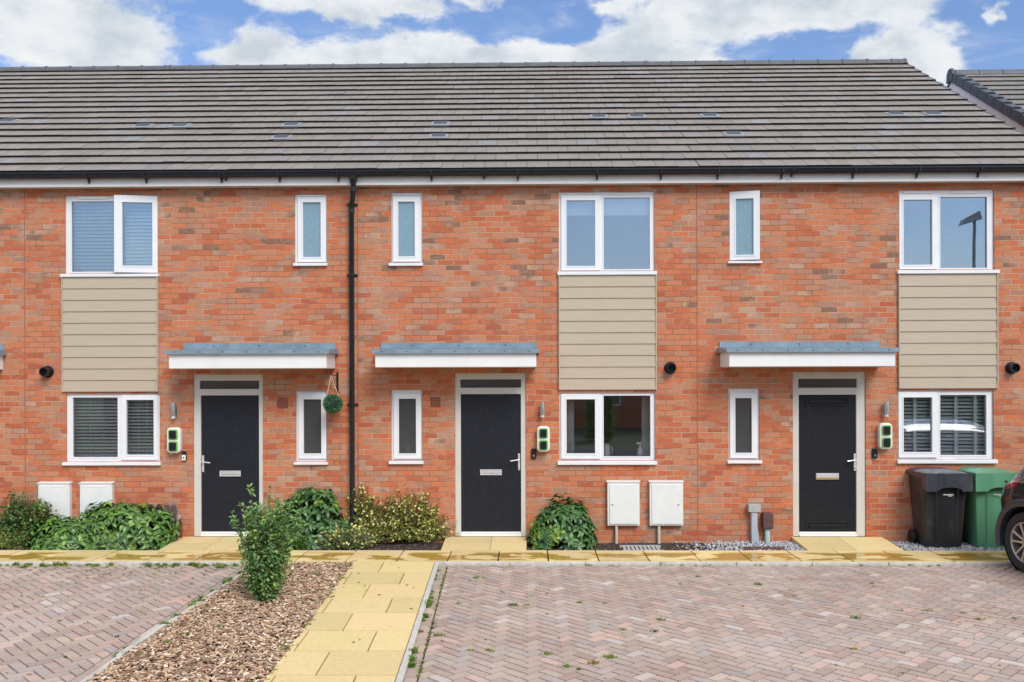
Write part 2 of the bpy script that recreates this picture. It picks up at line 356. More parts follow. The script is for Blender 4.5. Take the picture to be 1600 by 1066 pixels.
# ---------------------------------------------------------------- mesh building
class MB:
    def __init__(s): s.v = []; s.f = []; s.mi = []; s.c = []; s.cur = (1, 1, 1); s.m = 0
    def face(s, pts, mi=None):
        b = len(s.v); s.v.extend(pts); s.f.append(list(range(b, b + len(pts))))
        s.mi.append(s.m if mi is None else mi); s.c.append(s.cur)
    def mesh(s, pts, faces, mi=None):
        b = len(s.v); s.v.extend(pts)
        for f in faces:
            s.f.append([b + i for i in f]); s.mi.append(s.m if mi is None else mi); s.c.append(s.cur)
    def box(s, x0, x1, y0, y1, z0, z1, mi=None):
        if x0 > x1: x0, x1 = x1, x0
        if y0 > y1: y0, y1 = y1, y0
        if z0 > z1: z0, z1 = z1, z0
        p = [(x0, y0, z0), (x1, y0, z0), (x1, y1, z0), (x0, y1, z0), (x0, y0, z1), (x1, y0, z1), (x1, y1, z1), (x0, y1, z1)]
        s.mesh(p, [(0, 3, 2, 1), (4, 5, 6, 7), (0, 1, 5, 4), (1, 2, 6, 5), (2, 3, 7, 6), (3, 0, 4, 7)], mi)
    def hexa(s, p, mi=None):                # eight corners in box order
        s.mesh(p, [(0, 3, 2, 1), (4, 5, 6, 7), (0, 1, 5, 4), (1, 2, 6, 5), (2, 3, 7, 6), (3, 0, 4, 7)], mi)
    def panel(s, x0, x1, z0, z1, holes, yf, yb, mi=None):
        """upright sheet with thickness and rectangular holes"""
        xs = sorted({x0, x1, *[h[0] for h in holes], *[h[1] for h in holes]}); xs = [x for x in xs if x0 <= x <= x1]
        zs = sorted({z0, z1, *[h[2] for h in holes], *[h[3] for h in holes]}); zs = [z for z in zs if z0 <= z <= z1]
        def solid(i, j):
            if i < 0 or j < 0 or i >= len(xs) - 1 or j >= len(zs) - 1: return False
            cx, cz = (xs[i] + xs[i + 1]) / 2, (zs[j] + zs[j + 1]) / 2
            return not any(h[0] < cx < h[1] and h[2] < cz < h[3] for h in holes)
        for i in range(len(xs) - 1):
            for j in range(len(zs) - 1):
                if not solid(i, j): continue
                a, b, c, d = xs[i], xs[i + 1], zs[j], zs[j + 1]
                s.face([(a, yf, c), (b, yf, c), (b, yf, d), (a, yf, d)], mi)
                s.face([(b, yb, c), (a, yb, c), (a, yb, d), (b, yb, d)], mi)
                if not solid(i - 1, j): s.face([(a, yb, c), (a, yf, c), (a, yf, d), (a, yb, d)], mi)
                if not solid(i + 1, j): s.face([(b, yf, c), (b, yb, c), (b, yb, d), (b, yf, d)], mi)
                if not solid(i, j - 1): s.face([(a, yb, c), (b, yb, c), (b, yf, c), (a, yf, c)], mi)
                if not solid(i, j + 1): s.face([(a, yf, d), (b, yf, d), (b, yb, d), (a, yb, d)], mi)
    def tube(s, path, r, n=10, caps=True, mi=None):
        rs = r if isinstance(r, (list, tuple)) else [r] * len(path)
        rings = []
        path = [Vector(p) for p in path]
        for i, p in enumerate(path):
            t = (path[min(i + 1, len(path) - 1)] - path[max(i - 1, 0)]).normalized()
            ref = Vector((0, 0, 1)) if abs(t.z) < .9 else Vector((0, 1, 0))
            a = t.cross(ref).normalized(); b = t.cross(a).normalized()
            rings.append([tuple(p + (a * math.cos(q) + b * math.sin(q)) * rs[i]) for q in [2 * math.pi * j / n for j in range(n)]])
        pts = [q for rg in rings for q in rg]; fs = []
        for i in range(len(rings) - 1):
            for j in range(n):
                fs.append((i * n + j, i * n + (j + 1) % n, (i + 1) * n + (j + 1) % n, (i + 1) * n + j))
        if caps: fs.append(tuple(range(n))[::-1]); fs.append(tuple((len(rings) - 1) * n + j for j in range(n)))
        s.mesh(pts, fs, mi)
    def lathe(s, prof, c, axis='y', n=24, mi=None):
        """profile (r, t) turned round an axis through c"""
        pts = []; fs = []
        for (r, t) in prof:
            for j in range(n):
                q = 2 * math.pi * j / n; a, b = r * math.cos(q), r * math.sin(q)
                pts.append({'y': (c[0] + a, c[1] + t, c[2] + b), 'z': (c[0] + a, c[1] + b, c[2] + t), 'x': (c[0] + t, c[1] + a, c[2] + b)}[axis])
        for i in range(len(prof) - 1):
            for j in range(n): fs.append((i * n + j, i * n + (j + 1) % n, (i + 1) * n + (j + 1) % n, (i + 1) * n + j))
        s.mesh(pts, fs, mi)
    def prism(s, outline, axis, a0, a1, mi=None):
        """outline of (p, q) swept from a0 to a1 along x, y or z"""
        def P(p, q, a): return {'x': (a, p, q), 'y': (p, a, q), 'z': (p, q, a)}[axis]
        n = len(outline); pts = [P(p, q, a0) for p, q in outline] + [P(p, q, a1) for p, q in outline]
        fs = [tuple(range(n)), tuple(range(n, 2 * n))[::-1]] + [(i, n + i, n + (i + 1) % n, (i + 1) % n) for i in range(n)]
        s.mesh(pts, fs, mi)
    def build(s, name, mats, parent=None, smooth=False, bevel=0, weld=True, seg=1):
        me = bpy.data.meshes.new(name)
        org = ORIGIN.get(parent, Vector((0, 0, 0))) if parent is not None else Vector((0, 0, 0))
        me.from_pydata([(p[0] - org.x, p[1] - org.y, p[2] - org.z) for p in s.v], [], s.f)
        for m in (mats if isinstance(mats, (list, tuple)) else [mats]): me.materials.append(MAT[m] if isinstance(m, str) else m)
        me.polygons.foreach_set('material_index', s.mi)
        if any(c != (1, 1, 1) for c in s.c):
            ca = me.color_attributes.new('Col', 'FLOAT_COLOR', 'CORNER'); buf = []
            for f, c in zip(s.f, s.c): buf.extend((c[0], c[1], c[2], 1.0) * len(f))
            ca.data.foreach_set('color', buf)
        if weld:
            bm = bmesh.new(); bm.from_mesh(me); bmesh.ops.remove_doubles(bm, verts=bm.verts, dist=1e-5)
            bmesh.ops.recalc_face_normals(bm, faces=bm.faces); bm.to_mesh(me); bm.free()
        if smooth:
            me.polygons.foreach_set('use_smooth', [True] * len(me.polygons))
            if smooth != 'all': me.set_sharp_from_angle(angle=R(40))
        o = bpy.data.objects.new(name, me); COL.objects.link(o)
        if parent is not None: o.parent = parent; ORIGIN[o] = org
        if bevel:
            b = o.modifiers.new('bevel', 'BEVEL'); b.width = bevel; b.segments = seg; b.limit_method = 'ANGLE'; b.angle_limit = R(35)
        return o
ORIGIN = {}
def thing(name, label, cat, loc, group=None):
    o = bpy.data.objects.new(name, None); COL.objects.link(o); o.location = loc; o.empty_display_size = .2
    ORIGIN[o] = Vector(loc); o['label'] = label; o['category'] = cat
    if group: o['group'] = group
    return o
def tag(o, label=None, cat=None, group=None, kind=None):
    for k_, v_ in (('label', label), ('category', cat), ('group', group), ('kind', kind)):
        if v_: o[k_] = v_
    return o
def struct(o): o['kind'] = 'structure'; return o
def rr(a, b): return random.uniform(a, b)

# ---------------------------------------------------------------- ground
Z_PATH, Z_DRIVE = 0.03, -0.002
def clip(poly, a, b):                       # keep the left side of the line a->b
    out = []
    def sd(p): return (b[0] - a[0]) * (p[1] - a[1]) - (b[1] - a[1]) * (p[0] - a[0])
    for i in range(len(poly)):
        p, q = poly[i], poly[(i + 1) % len(poly)]; dp, dq = sd(p), sd(q)
        if dp >= 0: out.append(p)
        if dp * dq < 0: t = dp / (dp - dq); out.append((p[0] + (q[0] - p[0]) * t, p[1] + (q[1] - p[1]) * t))
    return out
def clip_all(poly, region):
    for i in range(len(region)):
        poly = clip(poly, region[i], region[(i + 1) % len(region)])
        if len(poly) < 3: return []
    return poly
def area(p): return abs(sum(p[i][0] * p[(i + 1) % len(p)][1] - p[(i + 1) % len(p)][0] * p[i][1] for i in range(len(p)))) / 2
def inset(poly, d):
    cx = sum(p[0] for p in poly) / len(poly); cy = sum(p[1] for p in poly) / len(poly); n = len(poly)
    sgn = 1 if sum(poly[i][0] * poly[(i + 1) % n][1] - poly[(i + 1) % n][0] * poly[i][1] for i in range(n)) > 0 else -1
    for i in range(n):
        pass
    res = []
    for i in range(n):
        p0, p1, p2 = poly[i - 1], poly[i], poly[(i + 1) % n]
        e1 = Vector((p1[0] - p0[0], p1[1] - p0[1])); e2 = Vector((p2[0] - p1[0], p2[1] - p1[1]))
        if e1.length < 1e-6 or e2.length < 1e-6: res.append(p1); continue
        e1.normalize(); e2.normalize()
        n1 = Vector((-e1.y, e1.x)) * sgn; n2 = Vector((-e2.y, e2.x)) * sgn
        b = n1 + n2
        if b.length < .2: res.append(p1); continue
        b = b / b.length_squared * 2
        if b.length > 3: b = b.normalized() * 3
        res.append((p1[0] + b.x * d, p1[1] + b.y * d))
    return res
def paver(mb, poly, z, chamfer=.005, drop=.012, tilt=.0):
    ins = inset(poly, chamfer)
    if area(ins) < area(poly) * .25: return
    a, b = rr(-tilt, tilt), rr(-tilt, tilt); cx = poly[0][0]; cy = poly[0][1]; dz = rr(-.0012, .0012)
    top = [(p[0], p[1], z + dz + (p[0] - cx) * a + (p[1] - cy) * b) for p in ins]
    low = [(p[0], p[1], z - drop) for p in poly]; n = len(poly)
    mb.mesh(top + low, [tuple(range(n))] + [(n + i, n + (i + 1) % n, (i + 1) % n, i) for i in range(n)])

# measured lines of the garden path, its kerb and the bark bed
pathR = (G(679, 880, Z_PATH), G(617, 1066, Z_PATH)); pathL = (G(551, 880, Z_PATH), G(410, 1066, Z_PATH))
def on(line, y):
    (x0, y0), (x1, y1) = line; return x0 + (x1 - x0) * (y - y0) / (y1 - y0)
YK0, YK1 = -1.455, -1.505                   # kerb along the paving strip
Y_END = -9.0
XL, XR = -11.5, 12.5
X_BED = -3.30

def tone_block():
    r = random.random()
    base = (.42, .335, .290)
    if r < .08: base = (.50, .365, .31)
    elif r < .22: base = (.47, .39, .335)
    elif r < .36: base = (.385, .335, .310)
    elif r < .50: base = (.38, .290, .250)
    elif r < .53: base = (.52, .47, .44)
    g = rr(.90, 1.10) * 1.15; return tuple(c * g * w for c, w in zip(base, (.93, .895, .855)))
def herringbone(mb, region, z):
    w = .100; x0 = min(p[0] for p in region) - .3; x1 = max(p[0] for p in region) + .3
    y0 = min(p[1] for p in region) - .3; y1 = max(p[1] for p in region) + .3
    c, s = math.cos(R(45)) * w, math.sin(R(45)) * w
    def T(u, v): return (u * c - v * s, u * s + v * c)
    g = .050
    nx = int(max(abs(x0), abs(x1)) / (w * 2.83)) + 3; ny = int(max(abs(y0), abs(y1)) / (w * 1.41)) + 3
    for b in range(-nx, nx + 1):
        for a in range(-ny, ny + 1):
            ox, oy = a + 2 * b, a - 2 * b
            for (u0, v0, u1, v1) in ((0, 0, 2, 1), (0, 1, 1, 3)):
                q = [T(ox + u0 + g, oy + v0 + g), T(ox + u1 - g, oy + v0 + g), T(ox + u1 - g, oy + v1 - g), T(ox + u0 + g, oy + v1 - g)]
                mx, my = (q[0][0] + q[2][0]) / 2, (q[0][1] + q[2][1]) / 2
                if not (x0 < mx < x1 and y0 < my < y1): continue
                q = clip_all(q, region)
                if len(q) >= 3 and area(q) > .0012:
                    mb.cur = tone_block(); paver(mb, q, z, .003, .030, .012)
# right driveway
mb = MB()
kr0 = on(pathR, YK1) + .052; kr1 = on(pathR, Y_END) + .052
def krx(y): return kr0 + (kr1 - kr0) * (y - YK1) / (Y_END - YK1)
d0 = [(krx(YK1) + .108, YK1 - .004), (krx(Y_END) + .108, Y_END), (XR, Y_END), (XR, YK1 - .004)]
herringbone(mb, d0, Z_DRIVE)
y = YK1 - .004
while y > Y_END:                            # border course along the kerb
    x = krx(y); mb.cur = tone_block()
    paver(mb, [(x + .004, y - .198), (x + .100, y - .198), (x + .100, y), (x + .004, y)], Z_DRIVE, .0035, .030, .006); y -= .204
mb.m = 1; mb.cur = (.05, .04, .03)
mb.face([(krx(YK1) - .02, YK1 + .02, Z_DRIVE - .024), (krx(Y_END) - .02, Y_END, Z_DRIVE - .024), (XR, Y_END, Z_DRIVE - .024), (XR, YK1 + .02, Z_DRIVE - .024)])
struct(mb.build('driveway', ['block', 'sand'], weld=False))
# left driveway
mb = MB(); XB = X_BED - .055
herringbone(mb, [(XL, Y_END), (XB - .108, Y_END), (XB - .108, YK1 - .004), (XL, YK1 - .004)], Z_DRIVE)
y = YK1 - .004
while y > Y_END:
    mb.cur = tone_block(); paver(mb, [(XB - .100, y - .198), (XB - .004, y - .198), (XB - .004, y), (XB - .100, y)], Z_DRIVE, .0035, .030, .006); y -= .202
mb.m = 1
mb.face([(XL, Y_END, Z_DRIVE - .024), (XB + .02, Y_END, Z_DRIVE - .024), (XB + .02, YK1 + .02, Z_DRIVE - .024), (XL, YK1 + .02, Z_DRIVE - .024)])
struct(mb.build('driveway', ['block', 'sand'], weld=False))

# yellow slabs: strip along the houses, the three doorsteps, the garden path
def slab_tone():
    g = rr(.87, 1.06); w = rr(-.025, .02); return (.74 * g, (.59 + w) * g, .285 * g)
mb = MB()
jx = [779.5 + 76.2 * i for i in range(-18, 21)]
xs = [G(p, 866, Z_PATH)[0] for p in jx]
for i in range(len(xs) - 1):
    for (ya, yb) in ((-.735, -1.215), (-1.22, -1.452)):
        mb.cur = slab_tone(); z = Z_PATH + rr(-.002, .002)
        paver(mb, [(xs[i] + .005, yb + .004), (xs[i + 1] - .005, yb + .004), (xs[i + 1] - .005, ya), (xs[i] + .005, ya)], z, .004, .045)
STEPS = [((-4.84, -3.60), -4.24), ((-1.14, -.02), -.50), ((3.62, 4.86), 4.25), ((-9.5, -8.2), -8.9)]
for (xa, xb), xm in STEPS:
    for (a, b) in ((xa, xm), (xm, xb)):
        for (ya, yb, za, zb) in ((-.004, -.36, .075, .055), (-.365, -.73, .054, .034)):
            mb.cur = slab_tone(); e = .003
            mb.hexa([(a + e, yb, -.02), (b - e, yb, -.02), (b - e, ya, -.02), (a + e, ya, -.02), (a + e, yb, zb), (b - e, yb, zb), (b - e, ya, za), (a + e, ya, za)])
y = YK0 + .045; row = 0; y = -1.455
while y > Y_END:
    ya, yb = y - .004, y - .592
    xr0, xr1 = on(pathR, ya) , on(pathR, yb); xl0, xl1 = on(pathL, ya), on(pathL, yb)
    w = .62 if row % 2 == 0 else .31
    cuts = [0, w, w + .61 if row % 2 == 0 else w + .61, 3]
    for c0, c1 in zip(cuts[:-1], cuts[1:]):
        q = [(max(xr1 - c1, xl1) + .003, yb), (xr1 - c0 - .003, yb), (xr0 - c0 - .003, ya), (max(xr0 - c1, xl0) + .003, ya)]
        if xr1 - c0 - xl1 < .04: continue
        mb.cur = slab_tone(); paver(mb, q, Z_PATH + rr(-.002, .002), .004, .05)
    y -= .597; row += 1
mb.m = 1; mb.cur = (.05, .04, .03)
mb.face([(XL, -1.46, Z_PATH - .02), (XR, -1.46, Z_PATH - .02), (XR, -.735, Z_PATH - .02), (XL, -.735, Z_PATH - .02)])
mb.face([(on(pathL, Y_END), Y_END, Z_PATH - .02), (on(pathR, Y_END), Y_END, Z_PATH - .02), (on(pathR, -1.46), -1.46, Z_PATH - .02), (on(pathL, -1.46), -1.46, Z_PATH - .02)])
struct(mb.build('path', ['slab', 'sand'], weld=False))

# concrete edging
mb = MB(); x = krx(YK1) - .052
while x < XR: x2 = min(XR, x + .915); mb.box(x + .003, x2 - .003, YK1, YK0, -.12, Z_PATH + .004 + rr(-.002, .002)); x = x2
x = XB + .003
while x > XL: x2 = max(XL, x - .915); mb.box(x2 + .003, x - .003, YK1, YK0, -.12, Z_PATH + .002 + rr(-.003, .003)); x = x2
y = YK1 - .003
while y > Y_END:
    y2 = max(Y_END, y - .915)
    a0, a1 = krx(y), krx(y2)
    z = Z_PATH + rr(-.002, .003)
    mb.hexa([(a1 - .052, y2 + .004, -.12), (a1, y2 + .004, -.12), (a0, y, -.12), (a0 - .052, y, -.12),
             (a1 - .052, y2 + .004, z), (a1, y2 + .004, z), (a0, y, z), (a0 - .052, y, z)])
    b = rr(-.012, .012)
    mb.box(XB + .004 + b, X_BED + b, y2 + .006, y, -.12, .025 + rr(-.008, .012)); y = y2
struct(mb.build('kerb', 'kerb', bevel=.006))

# beds, gravel, road, wide ground
def patch(mb, x0, x1, y0, y1, z, amp, step=.08):
    nx = max(1, int((x1 - x0) / step)); ny = max(1, int((y1 - y0) / step)); pts = []
    for j in range(ny + 1):
        for i in range(nx + 1): pts.append((x0 + (x1 - x0) * i / nx, y0 + (y1 - y0) * j / ny, z + rr(-amp, amp)))
    mb.mesh(pts, [(j * (nx + 1) + i, j * (nx + 1) + i + 1, (j + 1) * (nx + 1) + i + 1, (j + 1) * (nx + 1) + i) for j in range(ny) for i in range(nx)])
mb = MB(); patch(mb, XL, XR, -.733, .0, -.012, .006)
patch(mb, X_BED, -1.2, Y_END, -1.46, -.005, .012)
struct(mb.build('soil', 'soil', smooth='all', weld=False))
mb = MB(); mb.box(XL - 30, XR + 30, -16, Y_END, -.06, -.03); struct(mb.build('road', 'tarmac'))
mb = MB(); mb.face([(-300, -300, -.09), (300, -300, -.09), (300, 300, -.09), (-300, 300, -.09)]); struct(mb.build('ground', 'earth'))

def chips(n, region, zf, lmin, lmax, tones, name, thin=.12):
    mb = MB()
    for _ in range(n):
        x, y = region()
        L, w = rr(lmin, lmax), rr(lmin, lmax) * rr(.3, .55); t = L * thin
        a = rr(0, 6.283); M = Matrix.Rotation(a, 3, 'Z') @ Matrix.Rotation(rr(-.45, .45), 3, 'X') @ Matrix.Rotation(rr(-.4, .4), 3, 'Y')
        c = Vector((x, y, zf(x, y))); g = rr(.75, 1.2); mb.cur = tuple(v * g for v in random.choice(tones))
        p = []
        for zz in (-t, t):
            for (sx, sy) in ((-1, -1), (1, -1), (1, 1), (-1, 1)):
                p.append(tuple(c + M @ Vector((sx * L / 2 * rr(.6, 1), sy * w / 2 * rr(.5, 1), zz / 2))))
        mb.hexa(p)
    o = mb.build(name, 'chip' if name == 'bark_mulch' else 'stone', weld=False); o['kind'] = 'stuff'; return o
def bark_region():
    y = Y_END + 1.8 + (random.random()) * (-1.47 - Y_END - 1.8)
    x0, x1 = X_BED, on(pathL, y) + (.02 if random.random() < .95 else .10); return rr(x0, x1), y
BT = [(.50, .33, .21), (.38, .22, .14), (.66, .49, .34), (.58, .38, .23), (.22, .13, .08), (.78, .63, .48), (.43, .28, .18)]
chips(17000, bark_region, lambda x, y: .008 + rr(0, .026), .022, .062, BT, 'bark_mulch')
ST = [(.50, .52, .56), (.62, .64, .67), (.36, .38, .41), (.72, .72, .72), (.44, .43, .42)]
def gravel_region():
    while True:
        x, y = rr(1.9, 8.6), rr(-.73, -.005)
        if 3.64 < x < 4.94: continue
        if x < 3.0 and random.random() > ((x - 1.9) / 1.1) ** 1.6: continue
        if 2.85 < x < 3.36 and -.66 < y < -.40 and random.random() < .93: continue
        return x, y
chips(5200, gravel_region, lambda x, y: rr(0, .022), .016, .032, ST, 'gravel', .65)
def crumb_region():
    x = rr(-9, 2.9)
    return x, rr(-.72, -.01)
chips(2600, crumb_region, lambda x, y: rr(-.004, .006), .01, .032, [(.11, .07, .05), (.20, .13, .09), (.06, .04, .03), (.32, .22, .15)], 'mulch', .25)

# drain covers in the bed
mb = MB()
x0, y0 = 1.26, -.64
for i in range(9): mb.box(x0 + i * .055, x0 + i * .055 + .035, y0, y0 + .30, -.002, .016)
mb.box(x0 - .03, x0 + .52, y0 - .03, y0, -.02, .02); mb.box(x0 - .03, x0 + .52, y0 + .30, y0 + .33, -.02, .02)
tag(mb.build('drain_cover', 'greybox'), 'grey slotted drain cover in the soil below the two white meter boxes', 'drain cover')
mb = MB(); mb.prism([(2.88, -.66), (3.30, -.66), (3.38, -.60), (3.38, -.46), (3.30, -.42), (2.88, -.42), (2.82, -.5), (2.82, -.6)], 'z', -.01, .02)
tag(mb.build('manhole_cover', 'brownbox', bevel=.006), 'dark brown inspection cover lying in the pale gravel', 'manhole cover')

# weeds: tufts in the paving joints
mb = MB()
def tuft(x, y, z, r, n, h, tone):
    for _ in range(n):
        a = rr(0, 6.283); d = rr(0, r); bx, by = x + math.cos(a) * d, y + math.sin(a) * d * .6
        L = rr(.35, 1) * h; w = rr(.003, .009); b = rr(0, 6.283); lean = rr(.2, 1.0)
        g = rr(.7, 1.3); mb.cur = tuple(v * g for v in tone)
        tx, ty = math.cos(b) * L * lean, math.sin(b) * L * lean; px_, py_ = -math.sin(b) * w, math.cos(b) * w
        mb.face([(bx - px_ * .3, by - py_ * .3, z), (bx + px_ * .3, by + py_ * .3, z), (bx + tx * .55 + px_, by + ty * .55 + py_, z + L * .6), (bx + tx, by + ty, z + L * .8), (bx + tx * .55 - px_, by + ty * .55 - py_, z + L * .6)])
GR = [(.16, .27, .045), (.23, .30, .06), (.30, .30, .08), (.12, .20, .05)]
for (px_, py_, s) in [(1226, 861+20, 1.6), (1187, 878, 1.1), (1265, 879, 1.5), (1452, 885, .8), (1337, 966, 1), (1333, 1015, .8), (1410, 1020, .6), (1185, 914, 1.2), (1140, 914, .5), (1362, 912, .7),
                      (745, 903, 1), (757, 903, .8), (800, 946, 1.2), (823, 946, .8), (905, 942, .8), (717, 943, .8), (734, 908, .6), (1090, 901, .8), (1062, 913, .6), (975, 985, 1.1), (1030, 969, 1.2), (1022, 987, 1),
                      (953, 1028, 1.4), (928, 1037, 1.3), (887, 1042, 1), (905, 1046, .8), (685, 993, 1.3), (764, 1017, 1), (735, 1017, .8), (855, 1023, 1.1), (855, 960, .6), (945, 943, .6), (1530, 968, .9), (1584, 967, .8), (1450, 955, 1), (1505, 958, .7), (1240, 932, .6), (1160, 948, .6)]:
    x, y = G(px_, py_, Z_DRIVE); tuft(x, y, Z_DRIVE - .004, .045 * s, int(28 * s), .035 * s, random.choice(GR))
for _ in range(16):                          # along the kerb of the right drive
    y = rr(-5.6, -1.6); tuft(krx(y) + rr(0, .02), y, Z_DRIVE - .005, .035, 26, .045, random.choice(GR[:2]))
for y in (-3.35, -3.42, -3.5, -3.9, -5.0, -5.2, -5.35): tuft(krx(y) + .01, y, Z_DRIVE, .05, 60, .06, GR[0])
for _ in range(70): y = rr(-6.4, -1.6); tuft(krx(y) + .104 + rr(-.006, .006), y, Z_DRIVE - .005, .02, 12, .022, random.choice(GR))
for _ in range(150):
    x, y = rr(-9, XB - .1), rr(-6.2, -1.55); tuft(x, y, Z_DRIVE - .005, .02, 10, rr(.014, .035), random.choice(GR))
for _ in range(60): x = rr(-9, XB); tuft(x, YK1 - .02 - abs(random.gauss(0, .08)), Z_DRIVE - .005, .05, 26, rr(.03, .075), random.choice(GR))
for _ in range(110):
    x, y = rr(-.8, 8.0), rr(-6, -1.55); tuft(x, y, Z_DRIVE - .006, .018, 8, rr(.010, .022), random.choice(GR[1:]))
for _ in range(40): x = rr(.5, 7.5); tuft(x, YK1 - .012, Z_DRIVE - .005, .03, 12, rr(.015, .035), random.choice(GR))
for y in (-2.0, -2.35, -2.42, -2.5, -2.9, -3.2, -3.35, -3.5, -3.9, -4.2, -4.9, -5.1): tuft(XB + .0, y, Z_DRIVE, .06, 50, .055, GR[0])
for _ in range(40): y = rr(-6, -1.5); tuft(on(pathL, y) + rr(-.08, .03), y, .02, .03, 12, .03, random.choice(GR))
for _ in range(130):
    x = rr(-9, XB - .1); tuft(x, YK1 - abs(random.gauss(0, .35)), Z_DRIVE - .005, .025, 12, rr(.015, .03), random.choice(GR))
for _ in range(34): tuft(rr(X_BED, on(pathL, -3)), rr(-6, -1.6), .02, .03, 10, .045, random.choice(GR[:2]))
for xx in xs:
    if random.random() < .6: tuft(xx, rr(-1.45, -.75), Z_PATH - .006, .02, 12, .02, GR[1])
for _ in range(26): tuft(rr(-6.5, 6.8), -.72 + rr(-.01, .03), .01, .04, 18, .03, random.choice(GR))
tag(mb.build('weeds', 'leafmatt', weld=False), kind='stuff')

# dead leaves
mb = MB()
for _ in range(60):
    x, y = (rr(-2.3, -.9), rr(-5.8, -.8)) if random.random() < .35 else (rr(-7, 6.5), rr(-5.8, -1.6))
    z = (Z_PATH if -2.2 < x < -1.1 else Z_DRIVE) + .004; a = rr(0, 6.3); L = rr(.012, .028); mb.cur = random.choice([(.18, .09, .04), (.25, .16, .07), (.11, .07, .04)])
    ca, sa = math.cos(a), math.sin(a)
    mb.face([(x, y, z), (x + ca * L - sa * L * .4, y + sa * L + ca * L * .4, z + .006), (x + ca * L * 2, y + sa * L * 2, z + .002), (x + ca * L + sa * L * .4, y + sa * L - ca * L * .4, z + .008)])
tag(mb.build('fallen_leaves', 'chip', weld=False), kind='stuff')

# ---------------------------------------------------------------- houses
EAVE_Y, EAVE_Z = -0.215, 5.105
RIDGE_Y, RIDGE_Z = 5.20, 8.395
ALPHA = math.atan2(RIDGE_Z - EAVE_Z, RIDGE_Y - EAVE_Y)
SLOPE_LEN = math.hypot(RIDGE_Z - EAVE_Z, RIDGE_Y - EAVE_Y)
BACK_Y = 9.9
def rect(x0, y0, x1, y1, Y=0.0):            # measured rectangle -> x0, x1, z0, z1 on the plane y = Y
    ym, xm = (y0 + y1) / 2, (x0 + x1) / 2
    return (W(x0, ym, Y)[0], W(x1, ym, Y)[0], W(xm, y1, Y)[1], W(xm, y0, Y)[1])
def grow(r, l, rt=None, b=None, t=None):
    rt = l if rt is None else rt; b = l if b is None else b; t = l if t is None else t
    return (r[0] - l, r[1] + rt, r[2] - b, r[3] + t)

